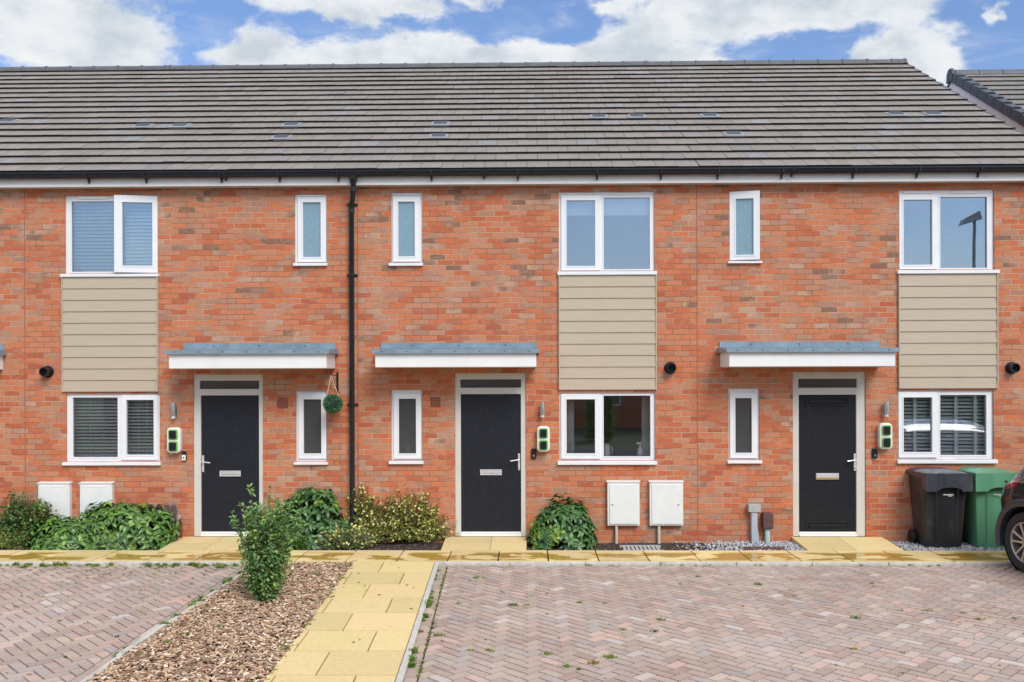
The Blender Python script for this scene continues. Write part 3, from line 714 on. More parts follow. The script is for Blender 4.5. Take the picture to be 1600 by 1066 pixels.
def window(house, outer, sill, lights, vents=(), trim=True):
    """outer, sill, panes in measured coordinates; each light: dict(pane, kind, glass, sash, open, blind)"""
    O = rect(*outer); YF, YB = .028, .095
    holes = []; L = []
    for l in lights:
        P = rect(*l['pane']); S = None
        if l['kind'] == 'sash':
            S = rect(*l['sash']) if 'sash' in l else grow(P, .072)
            S = (max(S[0], O[0] + .012), min(S[1], O[1] - .012), max(S[2], O[2] + .012), min(S[3], O[3] - .012))
            holes.append((S[0] + .03, S[1] - .03, S[2] + .03, S[3] - .03))
        else: holes.append(P)
        L.append((l, P, S))
    mb = MB(); mb.panel(*O, holes, YF, YB)
    for l, P, S in L:                       # glazing bead
        if l['kind'] != 'sash':
            mb.panel(P[0] - .014, P[1] + .014, P[2] - .014, P[3] + .014, [(P[0] + .004, P[1] - .004, P[2] + .004, P[3] - .004)], YF - .006, YF)
    w = mb.build('window', 'upvc', house, bevel=.004)
    ORIGIN[w] = ORIGIN[house]
    for l, P, S in L:
        par = w
        th = 0; px = 0
        if S:
            sb = MB(); sb.panel(*S, [P], YF - .022, YF + .030)
            sb.panel(P[0] - .018, P[1] + .018, P[2] - .018, P[3] + .018, [(P[0] + .002, P[1] - .002, P[2] + .002, P[3] - .002)], YF - .027, YF - .022)
            if l.get('handle'):
                hx = l['handle']; sb.box(hx, hx + .10, YF + .035, YF + .05, (P[2] + P[3]) / 2 + .02, (P[2] + P[3]) / 2 + .035)
            yg = YF + .004
        else: yg = YF + .02
        gb = MB()
        gb.box(P[0] - .01, P[1] + .01, yg, yg + .006, P[2] - .01, P[3] + .01)
        if l.get('open'):
            hinge, ang = l['open']; hx = S[0] if hinge == 'l' else S[1]; hy = YF
            def turn(p):
                dx, dy = p[0] - hx, p[1] - hy; c, s_ = math.cos(ang), math.sin(ang)
                return (hx + dx * c - dy * s_, hy + dx * s_ + dy * c, p[2])
            sb.v = [turn(p) for p in sb.v]; gb.v = [turn(p) for p in gb.v]
            hb = MB(); hb.box(S[0] + .04, S[1] - .04, YF - .002, YF + .01, S[2] + .035, S[2] + .045)
        if S:
            so = sb.build('sash', 'upvc', w, bevel=.005)
        gb.build('pane', l['glass'], w, weld=False)
        sp = MB(); sp.panel(P[0] - .008, P[1] + .008, P[2] - .008, P[3] + .008, [(P[0] + .006, P[1] - .006, P[2] + .006, P[3] - .006)], yg + .014, yg + .03)
        if not l.get('open'): sp.build('spacer', 'steel', w)
        bl = l.get('blind')
        if bl:
            b = MB(); zt, zb = P[3] + .03, P[2] - .02 if bl.get('to') is None else W(400, bl['to'])[1]
            yb = .145; pitch = bl.get('pitch', .036); dpt = bl.get('depth', .042); tl = bl.get('tilt', .5); z = zt
            if bl.get('roller'): b.box(P[0] - .02, P[1] + .02, yb, yb + .006, zb, zt)
            else:
                k_ = 0
                while z > zb:
                    zz = z; a = tl + rr(-.03, .03); dy, dz = math.cos(a) * dpt / 2, math.sin(a) * dpt / 2
                    x0, x1 = P[0] - .03, P[1] + .03
                    b.hexa([(x0, yb - dy, zz - dz), (x1, yb - dy, zz - dz), (x1, yb + dy, zz + dz), (x0, yb + dy, zz + dz),
                            (x0, yb - dy, zz - dz + .006), (x1, yb - dy, zz - dz + .006), (x1, yb + dy, zz + dz + .006), (x0, yb + dy, zz + dz + .006)])
                    z -= pitch
                for fx in bl.get('cords', (.2, .8)):
                    x = P[0] + (P[1] - P[0]) * fx; b.box(x - .003, x + .003, yb - dpt / 2 - .004, yb - dpt / 2, zb, zt)
                for fx in bl.get('stiles', ()):
                    x = P[0] + (P[1] - P[0]) * fx; b.box(x - .022, x + .022, yb - dpt / 2 - .02, yb - dpt / 2 - .001, zb, zt)
            b.build('blind', bl['mat'], w, weld=False)
    b = MB(); b.box(O[0] + .01, O[1] - .01, YB + .002, .30, O[2] + .004, O[2] + .03); b.build('inner_sill', 'upvc', w)
    if sill:
        s = rect(sill[0], sill[1], sill[2], sill[3]); zt = O[2]
        b = MB(); zb = s[2]; b.prism([(-.045, zb), (-.045, zt - .006), (.03, zt + .001), (.09, zt + .001), (.09, zb), ], 'x', s[0], s[1])
        b.build('sill', 'upvc', w, bevel=.003)
    for (a, b_, c, d) in vents:
        V = rect(a, b_, c, d); v = MB(); v.box(V[0], V[1], YF - .014, YF, V[2], V[3]); v.build('trickle_vent', 'upvc_old', w, bevel=.004)
    return O

def front_door(house, outer, top, leaf, base_y, hinge_right, letter, handle, mat, panels=False):
    O = rect(*outer); T = rect(*top); Lf = rect(*leaf); zb = .075
    O = (O[0], O[1], zb, O[3]); Lf = (Lf[0], Lf[1], zb + .05, Lf[3])
    YF = .02
    mb = MB(); mb.panel(*O, [T, (Lf[0], Lf[1], zb + .045, Lf[3])], YF, .10)
    d = mb.build('door', 'doorframe', house, bevel=.004); ORIGIN[d] = ORIGIN[house]
    b = MB(); b.box(Lf[0] + .004, Lf[1] - .004, YF + .022, YF + .066, Lf[2] + .004, Lf[3] - .004)
    if panels:
        for (z0, z1) in ((Lf[3] - .155, Lf[3] - .03), (Lf[2] + .03, Lf[2] + .16)):
            b.panel(Lf[0] + .10, Lf[1] - .10, z0, z1, [(Lf[0] + .125, Lf[1] - .125, z0 + .025, z1 - .025)], YF + .010, YF + .022); b.box(Lf[0] + .14, Lf[1] - .14, YF + .012, YF + .022, z0 + .04, z1 - .04)
    b.build('door_leaf', mat, d, bevel=.003)
    b = MB(); b.box(T[0] - .01, T[1] + .01, YF + .03, YF + .036, T[2] - .01, T[3] + .01); b.build('toplight', 'frost_low', d)
    b = MB(); b.box(Lf[0], Lf[1], YF - .02, YF + .03, zb + .004, zb + .03); b.box(Lf[0] + .003, Lf[1] - .003, YF + .002, YF + .02, zb + .034, zb + .065)
    b.build('threshold', 'upvc_old', d, bevel=.003)
    l = rect(*letter); b = MB(); b.panel(*l, [(l[0] + .02, l[1] - .02, l[2] + .024, l[3] - .018)], YF + .004, YF + .02)
    b.box(l[0] + .02, l[1] - .02, YF + .010, YF + .02, l[2] + .030, l[3] - .02, 1)
    if panels: b.box(l[0] + .004, l[1] - .004, YF - .002, YF + .004, l[2] + .002, l[2] + .03, 1); b.box(l[0] + .004, l[1] - .004, YF - .004, YF + .004, l[2] + .03, l[3] - .004, 0)
    b.build('letterbox', ['chrome', 'brass' if panels else 'chrome'], d, bevel=.003)
    hx, hy0, hy1 = handle; X, Z0 = W(hx, hy1); _, Z1 = W(hx, hy0)
    b = MB(); b.box(X - .014, X + .014, YF + .008, YF + .02, Z0, Z1)
    s = 1 if hinge_right else -1
    zl = Z0 + (Z1 - Z0) * .62
    b.tube([(X, YF + .01, zl), (X, YF - .038, zl), (X + s * .03, YF - .045, zl), (X + s * .12, YF - .045, zl - .012)], .009, 8)
    b.lathe([(.012, 0), (.012, -.02), (.0, -.02)], (X, YF + .01, Z0 + .045), 'y', 12)
    b.build('handle', 'chrome', d, smooth=True)
    return (O[0], O[1], -.2, O[3])

def canopy(house, xl, xr, front_top, front_bot, cx):
    """flat box canopy with a metal flashing: wall x range, measured y of the front board"""
    YF = -.56; s = MB()
    zb = W(cx, front_bot, YF)[1]; zt = W(cx, front_top, YF)[1]
    s.box(xl, xr, YF, -.001, zb, zt)
    c = s.build('canopy', 'canopy', house, bevel=.006); ORIGIN[c] = ORIGIN[house]
    b = MB(); e = .04
    # metal cap, fall from wall to front, drip edge, upstand against the brickwork
    b.hexa([(xl - e, YF - e, zt + .002), (xr + e, YF - e, zt + .002), (xr + e, -.001, zt + .002), (xl - e, -.001, zt + .002),
            (xl - e, YF - e, zt + .014), (xr + e, YF - e, zt + .014), (xr + e, -.001, zt + .045), (xl - e, -.001, zt + .045)])
    b.box(xl - e - .003, xr + e + .003, YF - e - .006, YF - e, zt - .036, zt + .018)
    b.box(xl - e - .006, xl - e, YF - e, -.001, zt - .030, zt + .016); b.box(xr + e, xr + e + .006, YF - e, -.001, zt - .030, zt + .016)
    b.box(xl - .01, xr + .01, -.022, -.001, zt + .046, zt + .125)
    b.m = 1
    for i in range(7):
        x = xl + (xr - xl) * (i + .3) / 6.6; b.lathe([(.008, 0), (.008, -.004), (0, -.006)], (x, YF - e - .006, zt - .008), 'y', 8)
        if i % 2: b.lathe([(.009, 0), (.009, -.004), (0, -.006)], (x, -.022, zt + .09), 'y', 8)
    b.build('flashing', ['zinc', 'black'], c)
    b = MB(); b.box(xl + .02, xr - .02, YF + .02, -.004, zb - .004, zb - .0005); b.build('underside', 'soffit', c)

def wall_lamp(house, px0, px1, py0, py1, side):
    r = rect(px0, py0, px1, py1); cx = (r[0] + r[1]) / 2; b = MB(); h = r[3] - r[2]
    b.box(cx - .035, cx + .035, -.012, -.001, r[2] + h * .05, r[3] - h * .25)
    lamp = b.build('wall_lamp', 'steel', house, bevel=.003); ORIGIN[lamp] = ORIGIN[house]
    b = MB(); b.lathe([(.0, h * .98), (.03, h * .98), (.031, h * .95), (.031, h * .22), (.026, h * .20)], (cx, -.075, r[2]), 'z', 18)
    b.box(cx - .01, cx + .01, -.06, -.012, r[2] + h * .5, r[2] + h * .6); b.build('lamp_tube', 'steel', lamp, smooth=True)
    b = MB(); b.lathe([(.026, h * .20), (.028, h * .05), (.0, h * .03)], (cx, -.07, r[2]), 'z', 14); b.build('lamp_lens', 'chrome', lamp, smooth=True)

def rounded(x0, x1, z0, z1, r, n=6):
    o = []
    for (cx, cz, a0) in ((x1 - r, z1 - r, 0), (x0 + r, z1 - r, 90), (x0 + r, z0 + r, 180), (x1 - r, z0 + r, 270)):
        for i in range(n + 1): a = R(a0 + 90 * i / n); o.append((cx + math.cos(a) * r, cz + math.sin(a) * r))
    return o
def socket_box(house, px0, px1, py0, py1):
    r = rect(px0, py0, px1, py1, -.06); b = MB()
    b.prism(rounded(*r, .055), 'y', -.10, -.001)
    base = b.build('outdoor_socket', 'white_gloss', house, bevel=.015, seg=3, smooth='all'); ORIGIN[base] = ORIGIN[house]
    cx = (r[0] + r[1]) / 2; w = (r[1] - r[0]); h = r[3] - r[2]
    for f in (.27, .73):
        cz = r[2] + h * f
        g = MB(); g.prism(rounded(cx - w * .34, cx + w * .34, cz - h * .19, cz + h * .19, .02), 'y', -.118, -.098)
        g.build('socket_cover', 'greenplastic', base, bevel=.004)
        g = MB(); g.prism(rounded(cx - w * .25, cx + w * .25, cz - h * .155, cz + h * .15, .015), 'y', -.134, -.117)
        g.prism(rounded(cx - w * .12, cx + w * .12, cz - h * .02, cz + h * .09, .01), 'y', -.142, -.133)
        g.build('socket_lid', 'black', base, bevel=.004)
def doorbell(house, px0, px1, py0, py1, white):
    r = rect(px0, py0, px1, py1); b = MB(); b.prism(rounded(*r, .012), 'y', -.03, -.001)
    base = b.build('doorbell', 'black', house, bevel=.004); ORIGIN[base] = ORIGIN[house]
    cx = (r[0] + r[1]) / 2; h = r[3] - r[2]; g = MB()
    if white: g.box(r[0] + .006, r[1] - .006, -.036, -.029, r[2] + .008, r[2] + h * .62)
    g.lathe([(.016, 0), (.016, -.010), (.011, -.010), (.011, -.006), (0, -.006)], (cx, -.03, r[2] + h * .32), 'y', 16)
    g.build('bell_button', 'steel' if not white else 'upvc', base)
def flue(house, px, py):
    x, z = W(px, py, -.05); b = MB()
    b.lathe([(.085, 0), (.085, -.012), (.062, -.014), (.062, -.10), (.066, -.10), (.066, -.115), (.05, -.115), (.05, -.02), (.03, -.02), (.03, -.09), (.024, -.09), (.024, -.02), (0, -.02)], (x, -.001, z), 'y', 24)
    b.build('flue_outlet', 'black', house, smooth=True)
def air_brick(house, px0, px1, py0, py1):
    r = rect(px0, py0, px1, py1); b = MB(); n = 4; holes = []
    for i in range(n):
        for j in range(4):
            x = r[0] + .01 + (r[1] - r[0] - .02) * (i + .2) / n; z = r[2] + .01 + (r[3] - r[2] - .02) * (j + .25) / 4
            holes.append((x, x + .020, z, z + .014))
    b.panel(*r, holes, -.008, -.001); b.build('air_brick', 'terra', house)
def meter_box(house, px0, px1, py0, py1, knob, pipe=True, zlow=None):
    r = rect(px0, py0, px1, py1, -.05); b = MB()
    if zlow is not None: r = (r[0], r[1], zlow, r[3])
    b.box(r[0], r[1], -.075, -.001, r[2], r[3]); b.prism([(-.09, r[3] - .004), (-.09, r[3] + .004), (-.001, r[3] + .018), (-.001, r[3] - .004)], 'x', r[0] - .012, r[1] + .012)
    base = b.build('meter_box', 'white_gloss', house, bevel=.006, seg=2); ORIGIN[base] = ORIGIN[house]
    g = MB(); g.box(r[0] + .028, r[1] - .020, -.088, -.076, r[2] + .022, r[3] - .030)
    g.box(r[0] + .10, r[1] - .09, -.091, -.087, r[3] - .052, r[3] - .045); g.box(r[0] + .10, r[1] - .09, -.091, -.087, r[2] + .040, r[2] + .046)
    g.build('box_door', 'white_gloss', base, bevel=.004)
    kx = r[1] - .065 if knob == 'r' else r[0] + .065
    g = MB(); g.lathe([(.012, 0), (.012, -.006), (0, -.006)], (kx, -.088, (r[2] + r[3]) / 2 - .01), 'y', 10); g.build('lock', 'steel', base)
    if pipe:
        cx = r[0] + (r[1] - r[0]) * .28; g = MB(); g.tube([(cx, -.045, r[2]), (cx, -.045, -.03)], .021, 12); g.build('pipe', 'beigepipe', base, smooth=True)

def roof(house, xa, xb, vents, verge=None):
    mb = MB(); n = 19; gauge = SLOPE_LEN / (n - .45); tw = .292
    sy, sz = math.cos(ALPHA), math.sin(ALPHA); ny, nz = -sz, sy
    def P(x, s, h): return (x, EAVE_Y + sy * s + ny * h, EAVE_Z + sz * s + nz * h)
    for j in range(n):
        s0 = j * gauge; s1 = min(s0 + gauge + .02, SLOPE_LEN); off = (.5 * (j % 2)) * tw + math.sin(j * 3.1) * .01; wav = math.sin(j * 7.7) * .002
        i0 = math.floor((xa - off) / tw) - 1; x = off + i0 * tw; ti = i0
        while x < xb:
            a, b = max(x, xa), min(x + tw, xb)
            if b - a > .01:
                rs = random.Random(j * 4001 + ti); t = rs.random(); h0 = .037 + rs.uniform(-.0022, .0022) + wav; g = rs.uniform(.93, 1.07)
                base = (.250, .222, .198)
                if t < .06: base = (.262, .255, .252)
                elif t < .16: base = (.232, .203, .170)
                elif t < .19: base = (.22, .205, .19)
                mb.cur = tuple(v * g for v in base); gp = .0022; u = rs.uniform(-.004, .004); ga = 0 if a == xa else gp; gb_ = 0 if b == xb else gp
                lo = [P(a + ga, s0 + u, h0), P(b - gb_, s0 + u, h0)]
                hi = [P(b - gb_, s1, .004), P(a + ga, s1, .004)]
                dn = [P(a + ga, s0 + u + .004, h0 - .037), P(b - gb_, s0 + u + .004, h0 - .037)]
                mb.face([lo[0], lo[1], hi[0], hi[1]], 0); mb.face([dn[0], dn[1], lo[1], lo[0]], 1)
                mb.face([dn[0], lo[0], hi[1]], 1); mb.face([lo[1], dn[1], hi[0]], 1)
            x += tw; ti += 1
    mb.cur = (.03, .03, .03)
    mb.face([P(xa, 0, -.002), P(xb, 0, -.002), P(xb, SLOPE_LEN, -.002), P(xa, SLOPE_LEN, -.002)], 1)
    yb = BACK_Y + .25; mb.cur = (.2, .19, .18)
    mb.face([(xa, RIDGE_Y, RIDGE_Z), (xb, RIDGE_Y, RIDGE_Z), (xb, yb, EAVE_Z - .3), (xa, yb, EAVE_Z - .3)], 0)
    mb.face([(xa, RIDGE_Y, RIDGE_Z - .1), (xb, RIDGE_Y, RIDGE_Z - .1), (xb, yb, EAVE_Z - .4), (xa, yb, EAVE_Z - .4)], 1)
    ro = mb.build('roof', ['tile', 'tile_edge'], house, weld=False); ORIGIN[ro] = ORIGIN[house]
    # ridge tiles
    mb = MB(); L = .474; i = math.floor(xa / L)
    while i * L < xb:
        a, b = max(xa, i * L), min(xb, (i + 1) * L)
        def arch(x, r, dz):
            return [(x, RIDGE_Y + math.cos(q) * r, RIDGE_Z - .035 + dz + max(0, math.sin(q)) * r * .80 - (.035 if q < .05 or q > 3.09 else 0)) for q in [math.pi * k_ / 8 for k_ in range(9)]]
        dz = rr(-.003, .003)
        for (xx0, xx1, r0) in ((a + .004, b, .125), (b - .035, b + .006, .137)):
            p = arch(xx0, r0, dz) + arch(xx1, r0, dz)
            mb.mesh(p, [(k_, k_ + 1, 9 + k_ + 1, 9 + k_) for k_ in range(8)] + [tuple(range(9))[::-1], tuple(range(9, 18))])
        i += 1
    mb.build('ridge', 'ridge', ro)
    for (px, py) in vents:                  # in-line tile ventilators
        d = ray(px, py); nrm = Vector((0, ny, nz)); p0 = Vector((0, EAVE_Y, EAVE_Z)) + nrm * .037
        t = (p0 - CP).dot(nrm) / d.dot(nrm); q = CP + d * t; s = (q.y - EAVE_Y) / sy
        x, s0 = q.x, round(s / gauge - .5) * gauge
        b = MB(); b.hexa([P(x - .145, s0 + .004, .02), P(x + .145, s0 + .004, .02), P(x + .145, s0 + .30, .004), P(x - .145, s0 + .30, .004),
                          P(x - .145, s0 - .004, .051), P(x + .145, s0 - .004, .051), P(x + .145, s0 + .30, .022), P(x - .145, s0 + .30, .022)])
        v = b.build('roof_vent', 'roofvent', ro, bevel=.004)
        b = MB()
        for k_ in range(5):
            s_ = s0 + .09 + k_ * .032; b.hexa([P(x - .10, s_, .03), P(x + .10, s_, .03), P(x + .10, s_ + .018, .03), P(x - .10, s_ + .018, .03), P(x - .10, s_, .0505), P(x + .10, s_, .0505), P(x + .10, s_ + .018, .0475), P(x - .10, s_ + .018, .0475)])
        b.build('roof_grille', 'grille', ro)
    if verge:
        b = MB()
        for j in range(n):
            s0 = j * gauge; s1 = s0 + gauge
            b.hexa([P(verge, s0, -.05), P(verge + .035, s0, -.05), P(verge + .035, s1, -.05), P(verge, s1, -.05), P(verge, s0 - .006, .040), P(verge + .035, s0 - .006, .040), P(verge + .035, s1, .014), P(verge, s1, .014)])
        b.build('verge_caps', 'ridge', ro)
    return ro
MAT['grille'] = plain('vent grille', (.19, .20, .22), .6)
MAT['roofvent'] = plain('grey vent tile', (.27, .29, .32), .35, .1, 10)

def eaves(house, xa, xb, brackets, unions=()):
    b = MB(); b.box(xa, xb, -.150, -.130, 4.925, 5.06); f = b.build('fascia', 'upvc_old', house, bevel=.003)
    b = MB(); b.box(xa, xb, -.131, -.001, 4.930, 4.938); b.build('soffit', 'soffit', house)
    r = .057; cy, cz = -.212, 5.098
    prof = [(cy + math.cos(q) * r, cz + math.sin(q) * r * 1.35) for q in [math.pi + math.pi * k_ / 12 for k_ in range(13)]]
    inner = [(cy + math.cos(q) * (r - .004), cz + math.sin(q) * (r * 1.35 - .004)) for q in [2 * math.pi - math.pi * k_ / 12 for k_ in range(13)]]
    b = MB(); b.prism(prof + inner, 'x', xa, xb)
    b.box(xa, xb, cy - r - .005, cy - r + .003, cz - .010, cz + .004)
    g = b.build('gutter', 'black', house, smooth=True); ORIGIN[g] = ORIGIN[house]
    for px in brackets:
        x = W(px, 275, -.2)[0]; b = MB()
        o = [(cy + math.cos(q) * (r + .006), cz + math.sin(q) * (r * 1.35 + .006)) for q in [math.pi + math.pi * k_ / 10 for k_ in range(11)]]
        o2 = [(-.151, cz - .02), (-.151, cz - .125), (-.175, cz - .125), (-.20, cz - .128)]
        b.prism(o, 'x', x - .014, x + .014); b.box(x - .012, x + .012, -.178, -.151, cz - .128, cz - .02)
        b.box(x - .006, x + .006, cy - r - .012, cy - r - .004, cz - .06, cz + .014)
        b.build('gutter_bracket', 'black', g)
    for px in unions:
        x = W(px, 275, -.2)[0]; b = MB()
        o = [(cy + math.cos(q) * (r + .007), cz + math.sin(q) * (r * 1.35 + .007)) for q in [math.pi + math.pi * k_ / 10 for k_ in range(11)]]
        b.prism(o, 'x', x - .035, x + .035); b.box(x - .012, x + .012, -.178, -.151, cz - .105, cz - .02); b.build('gutter_joint', 'black', g)

def shell(house, xa, xb, holes, joint, end=None):
    mb = MB(); mb.panel(xa, xb, -.15, 5.05, holes, 0, .11)
    jx = joint
    if jx is not None: mb.box(jx - .006, jx + .006, -.0025, 0, -.1, 4.93, 1)
    rw = MB(); rw.face([(xb, BACK_Y, -.15), (xa, BACK_Y, -.15), (xa, BACK_Y, 5), (xb, BACK_Y, 5)]); rw.build('rear_wall', 'brick', house, weld=False)
    if end:
        x = xb if end == 'r' else xa
        mb.face([(x, 0, -.15), (x, BACK_Y, -.15), (x, BACK_Y, 5.0), (x, RIDGE_Y, RIDGE_Z - .05), (x, 0, EAVE_Z + .02)])
    mb.build('wall', ['brick', 'joint'], house, weld=False)
    mb = MB(); D = 3.1; e = .004
    for (z0, z1) in ((.05, 2.42), (2.62, 4.98)):
        a, b = xa + .1, xb - .1
        mb.face([(a, D, z0), (b, D, z0), (b, D, z1), (a, D, z1)], 0)
        mb.face([(a, .112, z0), (a, D, z0), (a, D, z1), (a, .112, z1)], 0); mb.face([(b, .112, z0), (b, D, z0), (b, D, z1), (b, .112, z1)], 0)
        mb.face([(a, .112, z0), (b, .112, z0), (b, D, z0), (a, D, z0)], 1); mb.face([(a, .112, z1), (b, .112, z1), (b, D, z1), (a, D, z1)], 0)
    mb.build('interior', ['room', 'roomfloor'], house, weld=False)

def cladding(house, r4, n=10):
    r = rect(*r4, -.02); h = (r[3] - r[2]) / n; b = MB()
    for i in range(n):
        z0 = r[2] + i * h
        b.prism([(-.030, z0), (-.030, z0 + .006), (-.018, z0 + h + .006), (-.001, z0 + h + .006), (-.001, z0)], 'x', r[0] + .012, r[1] - .012)
    for x in (r[0], r[1] - .014): b.box(x, x + .014, -.038, -.001, r[2] - .004, r[3])
    b.build('cladding', 'cladding', house, weld=False)

BR = [38, 137, 227, 345, 436, 528, 674, 809, 933, 1033, 1122, 1222, 1334, 1434, 1530]
def brk(a, b): return [p for p in BR if a <= p < b]
J = [W(39, 560)[0], W(558, 560)[0], W(1088, 560)[0], W(1617, 560)[0] + .33]
HW = J[1] - J[0]
GRP = 'brick terraced houses in the row'

def fixed(p, **k): return dict(pane=p, kind='fixed', glass=k.pop('g', 'glass_up'), **k)
def sash(p, **k): return dict(pane=p, kind='sash', glass=k.pop('g', 'glass_up'), **k)
VB = dict(mat='blind_blue', pitch=.050, depth=.046, tilt=.85, cords=(.2, .6))
BB = dict(mat='blind', pitch=.047, depth=.046, tilt=.46, cords=(.32, .62))
SH = dict(mat='shutter', pitch=.050, depth=.05, tilt=.5, cords=())

# left house of the photograph
def house_left(shift=0.0, partial=False):
    x0 = J[0] + shift; x1 = J[1] + shift
    H = thing('terraced_house', 'brick terraced house with the open upper casement and the long black drainpipe' if not partial else
              'brick terraced house cut off by the left edge of the photo', 'house', ((x0 + x1) / 2, 0, 0), GRP)
    dp = (W(100 , 400)[0] - W(100, 400)[0])
    def S(p):                               # move a measured rectangle sideways by a whole house
        if not shift: return p
        k = F_PX / CAM_D * 1.0; return (p[0] + shift * k * .997, p[1], p[2] + shift * k * .997, p[3])
    holes = []
    if partial:
        oh = lambda a: holes.append(a)
    holes.append(grow(window(H, S((101, 305, 247, 428)), S((96, 427, 249, 433)),
        [fixed(S((110, 314, 181, 425)), blind=VB), sash(S((193, 317, 238, 416)), sash=S((181, 306, 246, 427)), open=None if partial else ('r', R(8)), blind=VB)],
        vents=[S((122, 306, 166, 311)), S((196, 306, 238, 311))]), -.003))
    holes.append(grow(window(H, S((103, 615, 250, 722)), S((99, 722, 252, 727)),
        [fixed(S((112, 621, 183, 715)), g='glass_low', blind=BB), sash(S((197, 625, 240, 711)), sash=S((189, 617, 246, 719)), g='glass_low', blind=BB)]), -.003))
    holes.append(grow(window(H, S((460, 303, 511, 411)), S((459, 410, 512, 416)), [sash(S((473, 316, 501, 402)), g='frost_up')], vents=[S((466, 304, 508, 307))]), -.003))
    holes.append(grow(window(H, S((462, 611, 511, 722)), S((460, 721, 513, 726)), [sash(S((474, 624, 502, 709)), g='frost_low')]), -.003))
    holes.append(front_door(H, S((302, 585, 411, 838)), S((311, 595, 404, 608)), S((313, 618, 404, 834)), 838, True, S((342, 736, 375, 745)), (S((316, 0, 0, 0))[0], 712, 738), 'door'))
    cladding(H, S((97, 433, 247, 612)))
    CR = W(524, 577)[0]; canopy(H, CR - 2.105 + shift, CR + shift, 549, 576, 390)
    wall_lamp(H, *[S((268, 0, 280, 0))[i] for i in (0, 2)], 629, 655, -1)
    s = S((262, 668, 283, 708)); socket_box(H, s[0], s[2], s[1], s[3])
    s = S((285, 705, 292, 720)); doorbell(H, s[0], s[2], s[1], s[3], True)
    flue(H, S((72, 0, 0, 0))[0], 581)
    s = S((434, 622, 450, 638)); air_brick(H, s[0], s[2], s[1], s[3])
    for (a, c, kn) in ((61, 110, 'l'), (126, 176, 'r')): s = S((a, 755, c, 815)); meter_box(H, s[0], s[2], s[1], s[3], kn, True, .24)
    if partial:
        roof(H, x0, x1, [], None); eaves(H, x0, x1, [])
    else:
        roof(H, x0, x1, [(220, 198), (279, 197), (8, 190), (454, 195), (438, 215)], None)
        eaves(H, x0, x1, brk(39, 540), [352])
        b = MB(); X1 = W(552, 285, -.2)[0]; X0 = W(549.5, 400, -.06)[0]
        b.tube([(X1, -.20, 5.0), (X1, -.20, 4.84), (X0, -.065, 4.62), (X0, -.065, .02)], .036, 14)
        b.lathe([(.055, 0), (.05, -.08), (.04, -.10), (.037, -.12)], (X1, -.205, 5.035), 'z', 14)
        for z in (4.66, 4.83): b.lathe([(.036, 0), (.042, 0), (.042, .05), (.036, .05)], (X0 if z < 4.7 else X1, -.065 if z < 4.7 else -.20, z - .1 if z < 4.7 else z), 'z', 14)
        dpp = b.build('downpipe', 'black', H, smooth=True); ORIGIN[dpp] = ORIGIN[H]
        for py in (322, 432, 634):
            z = W(550, py)[1]; b = MB(); b.lathe([(.037, 0), (.044, 0), (.044, .03), (.037, .03)], (X0, -.065, z), 'z', 14)
            b.box(X0 - .075, X0 + .075, -.022, -.001, z, z + .028); b.build('pipe_clip', 'black', dpp)
        # hanging basket bracket
        b = MB(); xx, zt = W(527.5, 582); _, zl = W(527.5, 614); xh, zh = W(516, 585, -.24)
        b.box(xx - .013, xx + .013, -.014, -.001, zl, zt)
        b.tube([(xx, -.012, zl + .04), (xx - .02, -.10, zl + .12), (xx - .03, -.20, zt - .06), (xx - .03, -.25, zt - .02)], .008, 8)
        b.tube([(xx, -.012, zt - .05), (xx - .03, -.26, zt - .03), (xx - .03, -.285, zt + .005)], .008, 8)
        b.build('basket_bracket', 'black', H)
    shell(H, x0, x1, holes, x0, 'l' if partial else None)
    return H
house_left()
house_left(-HW, True)

# middle house
x0, x1 = J[1], J[2]
H2 = thing('terraced_house', 'brick terraced house in the middle of the photo with a half drawn roller blind upstairs', 'house', ((x0 + x1) / 2, 0, 0), GRP)
hl = []
hl.append(grow(window(H2, (611, 300, 660, 411), (608, 410, 661, 416), [sash((622, 315, 648, 401), g='frost_up')], vents=[(615, 302, 655, 305)]), -.003))
hl.append(grow(window(H2, (873, 299, 1023, 424), (871, 423, 1026, 430),
    [sash((885, 313, 930, 416), blind=dict(mat='blind_blue', roller=1, to=337)), fixed((943, 308, 1016, 421), blind=dict(mat='blind_blue', roller=1, to=337))], vents=[(885, 301, 930, 304), (958, 301, 1002, 304)]), -.003))
hl.append(grow(window(H2, (874, 613, 1024, 720), (871, 720, 1026, 726), [sash((885, 624, 930, 709), g='glass_low'), fixed((943, 618, 1017, 714), g='glass_low')]), -.003))
hl.append(grow(window(H2, (611, 609, 660, 720), (608, 720, 662, 725), [sash((623, 623, 650, 709), g='frost_low')]), -.003))
hl.append(front_door(H2, (711, 583, 822, 838), (719, 593, 814, 606), (720, 616, 814, 834), 838, False, (750, 734, 784, 743), (811, 709, 735), 'door'))
cladding(H2, (873, 430, 1026, 609))
canopy(H2, W(586, 560, -.56)[0], W(838, 560, -.56)[0], 548, 574, 710)
wall_lamp(H2, 842, 853, 628, 653, 0); socket_box(H2, 839, 859, 666, 706); doorbell(H2, 830, 838, 701, 717, False)
flue(H2, 1048, 575); air_brick(H2, 673, 688, 621, 636)
meter_box(H2, 949, 999, 753, 821, 'l'); meter_box(H2, 1015, 1067, 753, 821, 'r')
roof(H2, x0, x1, [(688, 192), (685, 213), (936, 182), (995, 181)]); eaves(H2, x0, x1, brk(560, 1080), [756])
shell(H2, x0, x1, hl, x0 + .012)

